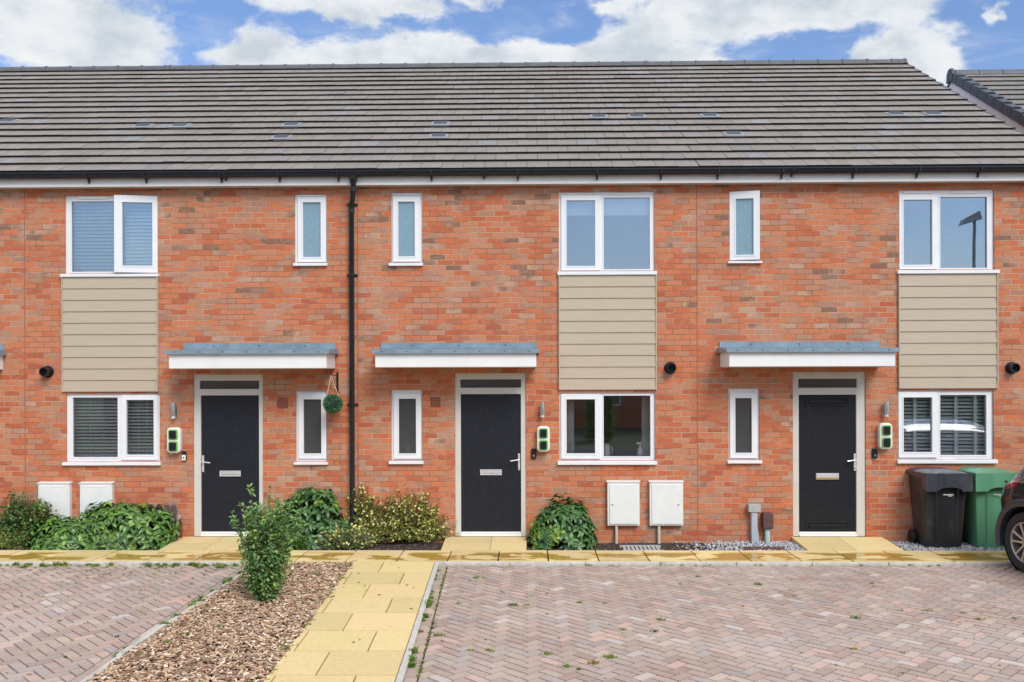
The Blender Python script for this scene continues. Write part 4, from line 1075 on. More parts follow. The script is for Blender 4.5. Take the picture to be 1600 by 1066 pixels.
for (pa, pb, y0_, y1_) in ((880, 897, 616, 716), (1003, 1021, 616, 716)):
    r = rect(pa, y0_, pb, y1_, .3); b = MB(); n = 10; pts = []
    for i in range(n * 4 + 1):
        x = r[0] + (r[1] - r[0]) * i / (n * 4); yy = .32 + .018 * math.sin(i * 1.57)
        pts += [(x, yy, r[2] - .6), (x, yy, r[3] + .05)]
    b.mesh(pts, [(2 * i, 2 * i + 2, 2 * i + 3, 2 * i + 1) for i in range(n * 4)]); b.build('curtain', 'blind', H2, smooth='all')
# right house
x0, x1 = J[2], J[3]
H3 = thing('terraced_house', 'brick terraced house with the black door and white slatted shutters downstairs', 'house', ((x0 + x1) / 2, 0, 0), GRP)
hl = []
hl.append(grow(window(H3, (1139, 298, 1188, 408), (1137, 407, 1190, 412), [sash((1150, 311, 1177, 399), sash=(1139, 299, 1187, 409), g='frost_up', open=('l', R(-10)))], vents=[]), -.003))
hl.append(grow(window(H3, (1404, 296, 1554, 422), (1401, 422, 1560, 428),
    [sash((1412, 312, 1457, 414)), fixed((1470, 307, 1544, 419))], vents=[(1412, 298, 1458, 302), (1486, 298, 1529, 302)]), -.003))
hl.append(grow(window(H3, (1403, 610, 1553, 718), (1401, 718, 1557, 724), [sash((1412, 621, 1457, 707), g='glass_low', blind=dict(SH, stiles=(.5,))), fixed((1470, 617, 1543, 712), g='glass_low', blind=dict(SH, stiles=(.40, .82)))]), -.003))
hl.append(grow(window(H3, (1138, 607, 1187, 719), (1136, 719, 1190, 724), [sash((1149, 622, 1175, 708), g='frost_low')]), -.003))
hl.append(front_door(H3, (1239, 581, 1353, 838), (1248, 592, 1340, 606), (1249, 617, 1339, 830), 838, False, (1276, 740, 1312, 750), (1337, 709, 736), 'door_black', True))
cladding(H3, (1404, 429, 1559, 607))
canopy(H3, W(1125, 573)[0], W(1399, 560, -.56)[0], 546, 573, 1270)
wall_lamp(H3, 1377, 1387, 627, 652, 1); socket_box(H3, 1373, 1393, 661, 702); doorbell(H3, 1362, 1370, 701, 716, False)
flue(H3, 1583, 575)
roof(H3, x0, x1 + .08, [(1110, 181), (1147, 209), (1403, 179), (1461, 178)], verge=x1 + .05); eaves(H3, x0, x1 + .06, brk(1100, 1600), [1238])
shell(H3, x0, x1, hl, x0 + .012, 'r')
# boxed service pipes by the right door
r = rect(1169, 788, 1188, 800, -.06); b = MB(); b.box(r[0], r[1], -.10, -.001, r[2], r[3])
q = b.build('duct_box', 'greybox', H3, bevel=.004); ORIGIN[q] = ORIGIN[H3]
cx = (r[0] + r[1]) / 2; b = MB()
b.prism([(cx - .045, r[2]), (cx + .040, r[2]), (cx + .040, .22), (cx + .058, .10), (cx + .055, -.03), (cx - .04, -.03), (cx - .045, .2)], 'y', -.085, -.001)
b.build('duct', 'greypipe', q, bevel=.008, seg=2)
r = rect(1191, 801, 1207, 826, -.06); b = MB(); b.prism(rounded(*r, .018), 'y', -.12, -.001); q = b.build('cable_box', 'brownbox', H3, bevel=.008, seg=2); ORIGIN[q] = ORIGIN[H3]
cx = (r[0] + r[1]) / 2; b = MB(); b.tube([(cx, -.06, r[2]), (cx, -.06, -.03)], .036, 14); b.build('pipe', 'palepipe', q, smooth=True)

# neighbouring building beyond the gap
NX = 8.66; NRY, NRZ, NEY, NEZ = 5.95, 8.42, .75, 5.2
N = thing('brick_house', 'separate brick house beyond the gap, its dark stepped roof verge at the right edge', 'house', (12, 5, 0))
b = MB(); b.face([(NX + .1, 1.0, -.1), (NX + .1, 11, -.1), (NX + .1, 11, 5.1), (NX + .1, NRY, NRZ - .12), (NX + .1, 1.0, 5.1)])
b.panel(NX + .1, 17, -.1, 5.1, [(10.2, 11.5, 2.9, 4.0), (10.2, 11.5, 1.0, 2.1), (13, 14, .05, 2.2)], .9, 1.0); b.face([(17, .9, -.1), (17, 11, -.1), (17, 11, 5.1), (17, NRY, NRZ - .1), (17, .9, NEZ)])
b.face([(NX + .1, 11, -.1), (17, 11, -.1), (17, 11, 5.1), (NX + .1, 11, 5.1)])
b.build('wall', 'brick', N, weld=False)
for (a, c, d, e) in ((10.2, 11.5, 2.9, 4.0), (10.2, 11.5, 1.0, 2.1)):
    b = MB(); b.panel(a + .003, c - .003, d + .003, e - .003, [(a + .08, (a + c) / 2 - .04, d + .08, e - .08), ((a + c) / 2 + .04, c - .08, d + .08, e - .08)], .93, .99); w = b.build('window', 'upvc', N)
    b = MB(); b.box(a + .05, c - .05, .955, .96, d + .05, e - .05); b.build('pane', 'frost_low', w)
b = MB(); b.box(13.003, 13.997, .94, .98, .05, 2.19); b.build('door', 'door', N)
b = MB(); nl = math.hypot(NRY - NEY, NRZ - NEZ); ca, sa = (NRY - NEY) / nl, (NRZ - NEZ) / nl; n = 18; g = nl / n
def NP(x, s, h): return (x, NEY + ca * s - sa * h, NEZ + sa * s + ca * h)
for j in range(n):
    x = NX + .04 + (j % 2) * .146 - .146
    while x < 17.1:
        a_, b_ = max(x, NX + .05), min(x + .292, 17.1); gg = rr(.9, 1.1); b.cur = (.20 * gg, .185 * gg, .17 * gg)
        s0, s1 = j * g, (j + 1) * g + .01
        b.face([NP(a_ + .002, s0, .03), NP(b_ - .002, s0, .03), NP(b_ - .002, s1, .004), NP(a_ + .002, s1, .004)], 0)
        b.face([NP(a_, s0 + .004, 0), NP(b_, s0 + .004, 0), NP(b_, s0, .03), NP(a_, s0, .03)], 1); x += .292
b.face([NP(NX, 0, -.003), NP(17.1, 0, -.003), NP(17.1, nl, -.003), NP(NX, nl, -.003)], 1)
b.face([(NX, NRY, NRZ), (17.1, NRY, NRZ), (17.1, 11.3, NEZ), (NX, 11.3, NEZ)], 0)
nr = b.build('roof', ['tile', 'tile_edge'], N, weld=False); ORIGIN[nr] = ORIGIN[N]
b = MB()
for j in range(n):
    s0, s1 = j * g, (j + 1) * g - .008
    for (xa_, xb_, h0, h1) in ((NX - .075, NX - .045, -.13, .06), (NX - .045, NX + .10, .02, .06)):
        b.hexa([NP(xa_, s0, h0), NP(xb_, s0, h0), NP(xb_, s1, h0 - .008), NP(xa_, s1, h0 - .008), NP(xa_, s0, h1), NP(xb_, s0, h1), NP(xb_, s1, h1 - .022), NP(xa_, s1, h1 - .022)])
b.prism([(NRY - .14, NRZ - .16), (NRY + .14, NRZ - .16), (NRY + .12, NRZ + .02), (NRY + .05, NRZ + .10), (NRY - .05, NRZ + .10), (NRY - .12, NRZ + .02)], 'x', NX - .085, NX - .02)
b.build('verge_tiles', 'verge', nr, bevel=.006)
b = MB()
i = 0
while NX + .1 + i * .474 < 17: b.tube([(NX + .0 + i * .474, NRY, NRZ - .045), (NX + .46 + i * .474, NRY, NRZ - .045)], .125, 12); i += 1
b.build('ridge', 'ridge', nr)
b = MB(); b.hexa([NP(NX - .02, -.05, -.30), NP(NX + .02, -.05, -.30), NP(NX + .02, nl, -.30), NP(NX - .02, nl, -.30), NP(NX - .02, -.05, -.14), NP(NX + .02, -.05, -.14), NP(NX + .02, nl, -.14), NP(NX - .02, nl, -.14)])
b.build('bargeboard', 'upvc', N)
b = MB(); b.box(NX, 17, NEY - .02, NEY + .0, NEZ - .18, NEZ - .02); b.build('fascia', 'upvc', N)
b = MB(); b.prism([(NEY - .12 + math.cos(q) * .06, NEZ + .0 + math.sin(q) * .1) for q in [math.pi + math.pi * k_ / 10 for k_ in range(11)]], 'x', NX, 17); b.build('gutter', 'black', N)

# ---------------------------------------------------------------- plants
def leaf_quad(mb, c, d, up, L, w, droop=.25, fold=.18):
    """one folded leaf: base c, direction d, upper side up"""
    d = d.normalized(); s = d.cross(up)
    if s.length < .05: s = d.cross(Vector((1, .3, .2)))
    s.normalize(); n = s.cross(d).normalized()
    m1 = c + d * L * .38 + n * (-L * .02); m2 = c + d * L * .72 - n * L * droop * .35; tip = c + d * L - n * L * droop
    a1, b1 = m1 + s * w * .5 + n * w * fold, m1 - s * w * .5 + n * w * fold
    a2, b2 = m2 + s * w * .36 + n * w * fold * .7, m2 - s * w * .36 + n * w * fold * .7
    P = [tuple(v) for v in (c, a1, m1, b1, a2, m2, b2, tip)]
    mb.mesh(P, [(0, 2, 1), (0, 3, 2), (1, 2, 5, 4), (2, 3, 6, 5), (4, 5, 7), (5, 6, 7)])
def rnd_dir():
    while True:
        v = Vector((rr(-1, 1), rr(-1, 1), rr(-1, 1)))
        if .1 < v.length < 1: return v.normalized()
def vary(c, a=.25):
    g = rr(1 - a, 1 + a); return tuple(v * g * rr(.93, 1.07) for v in c)
def lump(seed):
    rs = random.Random(seed); ks = [(Vector((rs.uniform(-1, 1), rs.uniform(-1, 1), rs.uniform(-1, 1))).normalized(), rs.uniform(.10, .22), rs.uniform(2, 4)) for _ in range(9)]
    def f(d): return 1 + sum(a * max(0, d.dot(v)) ** (p * 3) for v, a, p in ks) - .10
    return f

def broadleaf(label, cat, c, rx, ry, h, n, tones, Lr=(.085, .125), seed=1, new=None, newp=.0, group=None):
    """dome of whorled oval leaves on short woody shoots"""
    T = thing('viburnum_shrub', label, cat, (c[0], c[1], 0), group); mb = MB(); st = MB(); f = lump(seed)
    for i in range(n):
        d = rnd_dir(); d.z = abs(d.z) * 1.0 - .12; d.normalize()
        q = rr(.55, 1.0) if random.random() < .45 else rr(.9, 1.04)
        q *= f(d)
        p = Vector((c[0] + d.x * rx * q, c[1] + d.y * ry * q, max(.03, .10 * h + d.z * h * .90 * q)))
        ax = (Vector((d.x, d.y, max(d.z, 0) + .45))).normalized()
        isnew = random.random() < newp and (new is None or new(p))
        a0 = rr(0, 6.28); k_ = random.choice((5, 6, 7, 8)); u = ax.orthogonal().normalized(); v = ax.cross(u)
        for j in range(k_):
            a = a0 + j * 2.4 + rr(-.3, .3); out = (u * math.cos(a) + v * math.sin(a)); lift = rr(-.35, .65)
            dd = (out + ax * lift).normalized()
            mb.cur = vary((.22, .37, .06) if isnew else random.choice(tones), .28)
            leaf_quad(mb, p + dd * .006, dd, ax, rr(*Lr) * (.8 if isnew else 1), rr(.042, .058), rr(.2, .6))
        if i % 3 == 0: st.tube([(c[0] + d.x * rx * .15, c[1] + d.y * ry * .15, .0), tuple(Vector((c[0], c[1], 0)).lerp(p, .6) + Vector((0, 0, -.03))), tuple(p)], [.009, .006, .003], 5, False)
    mb.build('foliage', 'leaf', T, smooth='all', weld=False); st.build('stems', 'stem', T, weld=False); return T
VT = [(.11, .23, .052), (.145, .28, .062), (.085, .175, .05), (.19, .33, .075)]
def gx(px, py, z=0.0): return G(px, py, z)
broadleaf('wide glossy dark green viburnum in front of the two left meter boxes', 'shrub', (*gx(190, 852), ), .70, .32, .62, 400, VT, seed=3, newp=.05)
p_ = ORIGIN[[o for o in COL.objects if o.name == 'viburnum_shrub'][0]]
broadleaf('low glossy viburnum lobe trailing toward the path, beside the large left one', 'shrub', (*gx(100, 856), ), .46, .24, .42, 190, VT, seed=9, newp=.1)
broadleaf('dark green viburnum between the left door and the black drainpipe', 'shrub', (*gx(486, 850), ), .54, .30, .78, 330, [(.085, .185, .055), (.11, .225, .066), (.065, .15, .05)], seed=5, newp=.02)
cF = gx(880, 853)
broadleaf('round viburnum by the middle door, with bright new leaves low on its left', 'shrub', cF, .49, .30, .60, 270, [(.09, .200, .062), (.118, .24, .074), (.072, .165, .058)], seed=8,
          new=lambda p: p.x < cF[0] - .02 and p.z < .42, newp=.75)

def twiggy(name, label, cat, c, rx, ry, h, nshoot, per, leafL, leafW, tones, seed, flowers=0, group=None, shape='dome', spike=.0, fl=None, extra=()):
    """many thin shoots carrying small leaves"""
    T = thing(name, label, cat, (c[0], c[1], 0), group); mb = MB(); st = MB(); fm = MB(); f = lump(seed)
    for i in range(nshoot):
        if shape == 'dome':
            d = rnd_dir(); d.z = abs(d.z); q = rr(.7, 1.05) * f(d)
            tip = Vector((c[0] + d.x * rx * q, c[1] + d.y * ry * q, .05 * h + d.z * h * q * .95 + (rr(0, spike) if d.z > .5 else 0)))
            base = Vector((c[0] + d.x * rx * .35, c[1] + d.y * ry * .35, .0))
        else:
            a = rr(0, 6.28); t = rr(.12, 1.0) ** .8; rad = (rx * (.55 + .45 * math.sin(min(1, t * 1.15) * 2.2))) * rr(.35, 1.05)
            zt = h * t * (1.0 if random.random() < .9 else 1.12)
            tip = Vector((c[0] + math.cos(a) * rad, c[1] + math.sin(a) * rad * ry / rx, zt)); base = Vector((c[0] + math.cos(a) * rx * .2, c[1] + math.sin(a) * ry * .2, max(0, zt - rr(.35, .6))))
        mid = base.lerp(tip, .55) + Vector((0, 0, .08 * h if shape == 'dome' else 0)) + rnd_dir() * .03
        st.tube([tuple(base), tuple(mid), tuple(tip)], [.004, .0028, .0014], 4, False)
        col = random.choice(tones)
        for j in range(per):
            t = rr(.25, 1.0) if shape == 'dome' else rr(.12, 1.0)
            p = base.lerp(mid, t / .55) if t < .55 else mid.lerp(tip, (t - .55) / .45)
            dd = rnd_dir(); dd = (dd + (tip - mid).normalized() * .5).normalized(); p = p + dd * rr(0, .02)
            mb.cur = vary(col, .3); L = rr(*leafL); leaf_quad(mb, p, dd, Vector((rr(-.4, .4), rr(-.6, .2), 1)), L, rr(*leafW), rr(0, .3), .12)
        if flowers and random.random() < flowers:
            for _ in range(random.choice((1, 1, 2, 3))):
                p = mid.lerp(tip, rr(.5, 1.05)) + rnd_dir() * .03; n = (Vector((0, -.7, .6)) + rnd_dir() * .7).normalized(); u = n.orthogonal().normalized(); v = n.cross(u)
                r_ = rr(.013, .022); fm.cur = vary(fl or (.80, .70, .26), .12); a0 = rr(0, 6)
                pts = [tuple(p)] + [tuple(p + (u * math.cos(a0 + k_ * .628) + v * math.sin(a0 + k_ * .628)) * r_ * (1 if k_ % 2 == 0 else .62) + n * r_ * .25) for k_ in range(10)]
                fm.mesh(pts, [(0, 1 + k_, 1 + (k_ + 1) % 10) for k_ in range(10)])
    for (dx, h_, lean) in extra:             # long shoots above the mass
        base = Vector((c[0] + dx * .7, c[1] + rr(-.08, .08), .6)); base.z = min(.5, h_ * .45); tip = Vector((c[0] + dx + lean, base.y, h_)); st.tube([tuple(base), tuple(tip)], [.005, .002], 5, False)
        for j in range(75):
            p = base.lerp(tip, rr(.1, 1)); dd = (rnd_dir() + Vector((0, 0, .3))).normalized(); mb.cur = vary(random.choice(tones), .25)
            leaf_quad(mb, p + dd * .012, dd, Vector((0, -.3, 1)), rr(.035, .055), rr(.020, .032), .2, .12)
    mb.build('foliage', 'leafmatt', T, weld=False); st.build('stems', 'stem', T, weld=False)
    if fm.v: fo = fm.build('blossom', 'petal', T, weld=False); fo['kind'] = 'stuff'
    return T
OT = [(.31, .35, .08), (.25, .32, .075), (.38, .38, .09), (.19, .25, .06), (.32, .28, .08)]
cD = gx(640, 846)
twiggy('potentilla_shrub', 'large olive potentilla dotted with pale yellow flowers, right of the drainpipe', 'shrub', (cD[0] - .02, cD[1] + .0), .72, .28, .80, 1150, 30, (.020, .034), (.010, .017), OT, 2, .55, spike=.12)
cD2 = gx(573, 846)
twiggy('potentilla_shrub', 'smaller flowering potentilla clump right against the foot of the drainpipe', 'shrub', (cD2[0] - .0, cD2[1] + .0), .33, .25, .76, 480, 30, (.020, .034), (.010, .017), OT, 12, .55, spike=.12)
cD3 = gx(540, 858)
twiggy('potentilla_shrub', 'low pale green potentilla spilling over the edge of the yellow path', 'shrub', (cD3[0], cD3[1] + .10), .46, .20, .32, 260, 22, (.014, .028), (.006, .010), [(.25, .34, .12), (.20, .28, .10), (.30, .36, .14)], 4, .42)
cE = gx(415, 941)
twiggy('privet_bush', 'upright young privet bush standing alone in the bark bed', 'bush', cE, .26, .25, .99, 250, 27, (.032, .054), (.020, .031), [(.23, .39, .12), (.17, .32, .11), (.31, .46, .13), (.13, .25, .09)], 6, shape='column',
       extra=((-.12, 1.17, -.06), (.05, 1.20, .02), (.20, 1.08, .10), (-.22, .90, -.12), (.24, .90, .12), (.12, 1.06, .02), (-.04, .98, 0), (.2, .78, .14)))
cB = gx(40, 852)
twiggy('rose_shrub', 'leafy shrub with red tinged shoots half hiding the first meter box', 'shrub', (cB[0] + .02, cB[1] + .05), .50, .26, .66, 420, 24, (.034, .055), (.022, .034),
       [(.13, .25, .065), (.18, .32, .075), (.10, .19, .06), (.20, .15, .06)], 7, spike=.10)
cC = gx(-8, 846)
twiggy('rose_shrub', 'leafy shrub cut by the left edge of the photo', 'shrub', (cC[0], cC[1] + .10), .36, .24, .72, 240, 24, (.034, .055), (.022, .034), [(.13, .25, .065), (.19, .31, .075), (.19, .14, .06)], 17, spike=.12)
cG = gx(8, 858)
twiggy('groundcover_plant', 'low yellow green plant at the path edge in the left corner', 'plant', (cG[0], cG[1] + .12), .42, .16, .24, 130, 20, (.018, .032), (.010, .018), [(.30, .38, .08), (.22, .32, .07), (.34, .34, .09)], 19)
cH = gx(463, 859)
twiggy('groundcover_plant', 'small bright green weed clump at the foot of the dark viburnum', 'plant', (cH[0], cH[1] + .08), .13, .10, .22, 40, 18, (.03, .05), (.014, .02), [(.13, .26, .05)], 21)

# hanging leaf ball
bx, bz = W(520, 631, -.25); T = thing('topiary_ball', 'round artificial leaf ball hanging from a black bracket by the left canopy', 'topiary ball', (bx, -.25, bz))
mb = MB()
for i in range(1500):
    d = rnd_dir(); p = Vector((bx, -.25, bz)) + d * .122 * rr(.9, 1.04); dd = (d + rnd_dir() * .8).normalized()
    mb.cur = vary((.06, .24, .09), .35) if random.random() < .93 else (.35, .42, .36)
    leaf_quad(mb, p, dd, rnd_dir(), rr(.016, .026), rr(.008, .012), .1)
fo = mb.build('foliage', 'leaf', T, weld=False)
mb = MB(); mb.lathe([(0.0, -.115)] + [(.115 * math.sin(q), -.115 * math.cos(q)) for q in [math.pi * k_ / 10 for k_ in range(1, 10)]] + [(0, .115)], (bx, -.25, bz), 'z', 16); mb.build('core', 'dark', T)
xh, zh = W(517.5, 585, -.25); mb = MB()
for sgn in (-1, 1): mb.tube([(bx + sgn * .085, -.25, bz + .08), (xh, -.25, zh)], .003, 5)
mb.build('cord', 'upvc_old', T)

# ---------------------------------------------------------------- wheelie bins
def bin_(label, cx, yf, mats, yaw):
    T = thing('wheelie_bin', label, 'bin', (cx, yf, 0), None); T.rotation_euler = (0, 0, yaw)
    def loc(b): b.v = [(p[0] + cx, p[1] + yf, p[2]) for p in b.v]; return b
    zb, zt = .03, .985; wb, wt = .235, .285; fb, ft = .055, .0; kb, kt = .44, .53
    b = MB(); n = 9; rings = []
    for i in range(n):
        t = i / (n - 1); z = zb + (zt - zb) * t; w = wb + (wt - wb) * t; y0 = fb + (ft - fb) * t; y1 = kb + (kt - kb) * t; r_ = .035
        # front face has two shallow flutes and a raised middle panel
        pf = [(-w, y0 + r_), (-w + r_ * .3, y0 + r_ * .3), (-w + r_, y0), (-w * .62, y0), (-w * .56, y0 + .014), (-w * .50, y0 + .014), (-w * .45, y0 - .002), (w * .45, y0 - .002), (w * .50, y0 + .014), (w * .56, y0 + .014), (w * .62, y0), (w - r_, y0), (w - r_ * .3, y0 + r_ * .3), (w, y0 + r_),
              (w, y1 - r_), (w - r_ * .3, y1 - r_ * .3), (w - r_, y1), (-w + r_, y1), (-w + r_ * .3, y1 - r_ * .3), (-w, y1 - r_)]
        rings.append([(x, y, z) for x, y in pf])
    m_ = len(rings[0]); b.mesh([p for rg in rings for p in rg], [(i * m_ + j, i * m_ + (j + 1) % m_, (i + 1) * m_ + (j + 1) % m_, (i + 1) * m_ + j) for i in range(n - 1) for j in range(m_)] + [tuple(range(m_))])
    b.box(-wt - .012, wt + .012, ft + .01, kt + .012, zt - .035, zt)         # rim
    b.box(-wt * .72, wt * .72, kt + .012, kt + .075, zt - .03, zt - .005)     # rear grip
    b.box(-.15, .15, fb - .012, fb + .02, zb - .03, zb + .05)
    loc(b).build('body', mats, T, smooth=True)
    b = MB()                                                              # lid: domed top, deep front lip with a wavy lower edge
    w = wt + .022; y0, y1 = -.075, kt + .03; zl = zt + .002; N = 12; M_ = 6; pts = []
    for j in range(M_ + 1):
        for i in range(N + 1):
            u = -1 + 2 * i / N; v = j / M_
            pts.append((u * w, y0 + (y1 - y0) * v, zl + .020 + .030 * (1 - u ** 4) * math.sin(min(1, v * 1.2 + .05) * math.pi * .62) - .012 * (abs(u) > .98)))
    b.mesh(pts, [(j * (N + 1) + i, j * (N + 1) + i + 1, (j + 1) * (N + 1) + i + 1, (j + 1) * (N + 1) + i) for j in range(M_) for i in range(N)])
    low = []; N2 = 24
    for i in range(N2 + 1):
        u = -1 + 2 * i / N2; d = .215
        s_ = max(0, 1 - ((u - .05) / .52) ** 2); low.append((u * w, zl - d + .055 * (s_ ** .5)))
    for i in range(N2):
        u0, u1 = low[i], low[i + 1]; lean0, lean1 = .012, .012
        zt0 = zl + .022
        b.face([(u0[0], y0 - .002, u0[1]), (u1[0], y0 - .002, u1[1]), (u1[0], y0 + .0, zt0), (u0[0], y0 + .0, zt0)])
        b.face([(u1[0], y0 + .012, u1[1]), (u0[0], y0 + .012, u0[1]), (u0[0], y0 + .012, zt0), (u1[0], y0 + .012, zt0)])
        b.face([(u0[0], y0 + .012, u0[1]), (u1[0], y0 + .012, u1[1]), (u1[0], y0 - .002, u1[1]), (u0[0], y0 - .002, u0[1])])
    for sx in (-w, w):
        b.face([(sx, y0, low[0][1]), (sx, y0 + .10, zl - .17), (sx, y0 + .12, zl - .045), (sx, y1, zl - .035), (sx, y1, zl + .012), (sx, y0, zl + .022)])
    b.tube([(-w * .8, y1 + .012, zl - .005), (w * .8, y1 + .012, zl - .005)], .014, 8)
    loc(b).build('lid', 'lid_' + mats if 'lid_' + mats in MAT else mats, T, smooth=True)
    b = MB(); b.lathe([(.018, 0), (.018, -.004), (.0, -.004)], (.08, y0 - .001, zl - .085), 'y', 14); loc(b).build('lock_hole', 'blackmatt', T)
    b = MB()                                                              # small moulded white wording, too worn to read
    for i in range(11): x = -.045 + i * .0125; h_ = .016 if i in (2, 6, 9) else .011; b.box(x, x + .008, -.004, .012, .715, .715 + h_)
    for i in range(5): x = .02 + i * .011; b.box(x, x + .007, -.004, .012, .700, .708)
    loc(b).build('lettering', 'upvc_old', T)
    for s_ in (-1, 1):
        b = MB(); x = s_ * (wb + .035); b.lathe([(0, -.022), (.05, -.022), (.085, -.02), (.098, -.012), (.098, .012), (.085, .02), (.05, .022), (0, .022)], (x, kb - .02, .10), 'x', 24)
        wh = loc(b).build('wheel', 'blackmatt', T, smooth=True); ORIGIN[wh] = ORIGIN[T]
    b = MB(); b.tube([(-wb - .05, kb - .02, .10), (wb + .05, kb - .02, .10)], .012, 8); loc(b).build('axle', 'steel', T)
MAT['bin_black'] = plain('dusty black bin plastic', (.022, .023, .027), .30, .3, 7, dirt=((.10, .105, .115), .5), streak=True)
MAT['lid_bin_black'] = plain('weathered black lid', (.045, .050, .060), .28, .3, 9, dirt=((.15, .155, .165), .5), streak=True)
MAT['bin_green'] = plain('green bin plastic', (.10, .29, .165), .45, .15, 5, dirt=((.16, .32, .22), .5), streak=True)
xb, yb_ = G(1467, 856, .01); bin_('black wheelie bin with a dusty lid standing beside the black front door', xb + .07, -.515, 'bin_black', R(1.5))
xg, _ = G(1548, 854, .01); bin_('green wheelie bin partly hidden behind the car', xg + .0, -.515, 'bin_green', R(-2))

# boots on a little rack left of the left door
xr_, _ = W(262, 800, -.13); T = thing('boot_rack', 'small dark boot rack against the brickwork behind the wide viburnum', 'rack', (xr_, -.14, 0))
b = MB()
for x in (-.25, .17): b.tube([(xr_ + x, -.08, 0), (xr_ + x, -.08, .30)], .010, 8); b.tube([(xr_ + x, -.26, 0), (xr_ + x, -.26, .10), (xr_ + x, -.08, .30)], .010, 8)
b.box(xr_ - .26, xr_ + .18, -.20, -.08, .285, .30); b.build('stand', 'stem', T)
def boot(label, px, tilt, sole, upper):
    x, z0 = W(px, 813, -.14); T = thing('hiking_boot', label, 'boot', (x, -.14, .30), 'boots propped on the rack'); T.rotation_euler = (R(tilt), rr(-.06, .06), 0)
    def outline(k_):
        o = []
        for i in range(20):
            q = 2 * math.pi * i / 20; L = .135; w = (.050 if math.sin(q) > 0 else .038) * (1 - .22 * math.exp(-((math.sin(q) + .15) / .25) ** 2))
            o.append((x + math.cos(q) * w * k_, .30 + L + math.sin(q) * L * k_))
        return o
    b = MB(); b.prism(outline(1), 'y', -.185, -.165); s_ = b.build('sole', sole, T, bevel=.004)
    ORIGIN[s_] = ORIGIN[T]; b = MB()
    for i in range(7):
        z = .33 + i * .033; w = .034 if 2 < i else .026
        for sx in (-1, 1): b.hexa([(x + sx * .006, -.193, z), (x + sx * w, -.193, z - .008), (x + sx * w, -.184, z - .008), (x + sx * .006, -.184, z), (x + sx * .006, -.193, z + .014), (x + sx * w, -.193, z + .006), (x + sx * w, -.184, z + .006), (x + sx * .006, -.184, z + .014)])
    b.build('tread', 'brownbox', s_)
    b = MB()
    rings = []
    for (k_, yy, zs) in ((.96, -.166, 1), (.93, -.145, .98), (.80, -.125, .92), (.62, -.10, .80)):
        rings.append([(x + (p - x) * k_, yy, .30 + (q - .30) * zs + (.0 if zs > .95 else .004)) for p, q in outline(1)])
    m_ = 20; b.mesh([p for rg in rings for p in rg], [(i * m_ + j, i * m_ + (j + 1) % m_, (i + 1) * m_ + (j + 1) % m_, (i + 1) * m_ + j) for i in range(3) for j in range(m_)] + [tuple(range(60, 80))])
    b.tube([(x, -.14, .345), (x, -.075, .345), (x, -.03, .35)], [.036, .040, .038], 14)   # ankle shaft toward the wall
    b.build('upper', upper, T, smooth=True)
MAT['boot_sole'] = plain('grey boot sole', (.16, .13, .13), .8, .4, 60)
MAT['boot_dark'] = plain('dark boot leather', (.03, .032, .035), .6, .3, 30)
MAT['boot_tan'] = plain('pale boot fabric', (.45, .33, .30), .8, .25, 40)
boot('dark hiking boot, leftmost on the rack by the left door', 240, 12, 'boot_dark', 'boot_dark')
boot('dark hiking boot, second from the left on the rack', 251, 10, 'boot_dark', 'boot_dark')
boot('boot with a grey treaded sole, just left of the boot nearest the left door', 262.5, 3, 'boot_sole', 'boot_tan')
boot('boot with a grey treaded sole, nearest the left door', 275, 4, 'boot_sole', 'boot_tan')

# things standing on the window sills indoors
def sill_item(name, label, cat, px, py, parts, y=.15, zoff=None):
    x, z = W(px, py, y); T = thing(name, label, cat, (x, y, z)); 
    for nm, mat, fn in parts:
        b = MB(); fn(b, x, y, z); b.build(nm, mat, T, smooth=True)
def bottle(b, x, y, z): b.lathe([(0, 0), (.04, 0), (.042, .06), (.03, .10), (.013, .125), (.013, .16)], (x, y, z), 'z', 14); b.hexa([(x - .05, y - .01, z + .16), (x + .02, y - .01, z + .155), (x + .02, y + .01, z + .155), (x - .05, y + .01, z + .16), (x - .05, y - .01, z + .185), (x + .02, y - .01, z + .19), (x + .02, y + .01, z + .19), (x - .05, y + .01, z + .185)])
sill_item('spray_bottle', 'white spray bottle behind the right pane of the lower middle window', 'bottle', 1000, 712, [('bottle', 'upvc', bottle)])
def pot(b, x, y, z): b.lathe([(0, 0), (.032, 0), (.042, .055), (.038, .055), (.036, .05), (0, .05)], (x, y, z), 'z', 14)
def spikes(b, x, y, z):
    for i in range(26):
        a = rr(0, 6.28); e = rr(.3, 1.3); d = Vector((math.cos(a) * math.cos(e), math.sin(a) * math.cos(e), math.sin(e))); b.cur = vary((.12, .26, .12), .2); leaf_quad(b, Vector((x, y, z + .05)), d, Vector((0, 0, 1)), rr(.05, .085), .014, .1)
sill_item('potted_succulent', 'small succulent in a pale pink pot behind the upper middle window', 'pot plant', 948, 421, [('pot', 'potpink', pot), ('leaves', 'leafmatt', spikes)]) if MAT.setdefault('potpink', plain('pink pot', (.50, .28, .25), .5)) else 0
def vase(b, x, y, z): b.lathe([(0, 0), (.03, 0), (.045, .05), (.03, .10), (.035, .12)], (x, y, z), 'z', 14)
def blooms(b, x, y, z):
    for (dx, dz) in ((-.05, .15), (.035, .16), (-.005, .185), (.07, .135), (-.03, .12)):
        for i in range(22):
            d = rnd_dir(); b.cur = vary((.75, .74, .66), .08); leaf_quad(b, Vector((x + dx, y, z + dz)) + d * .012, d, Vector((0, 0, 1)), .028, .022, .2)
    for i in range(30): d = rnd_dir(); b.cur = vary((.06, .16, .06)); leaf_quad(b, Vector((x + rr(-.05, .05), y, z + rr(.05, .12))), d, Vector((0, 0, 1)), .05, .02, .2)
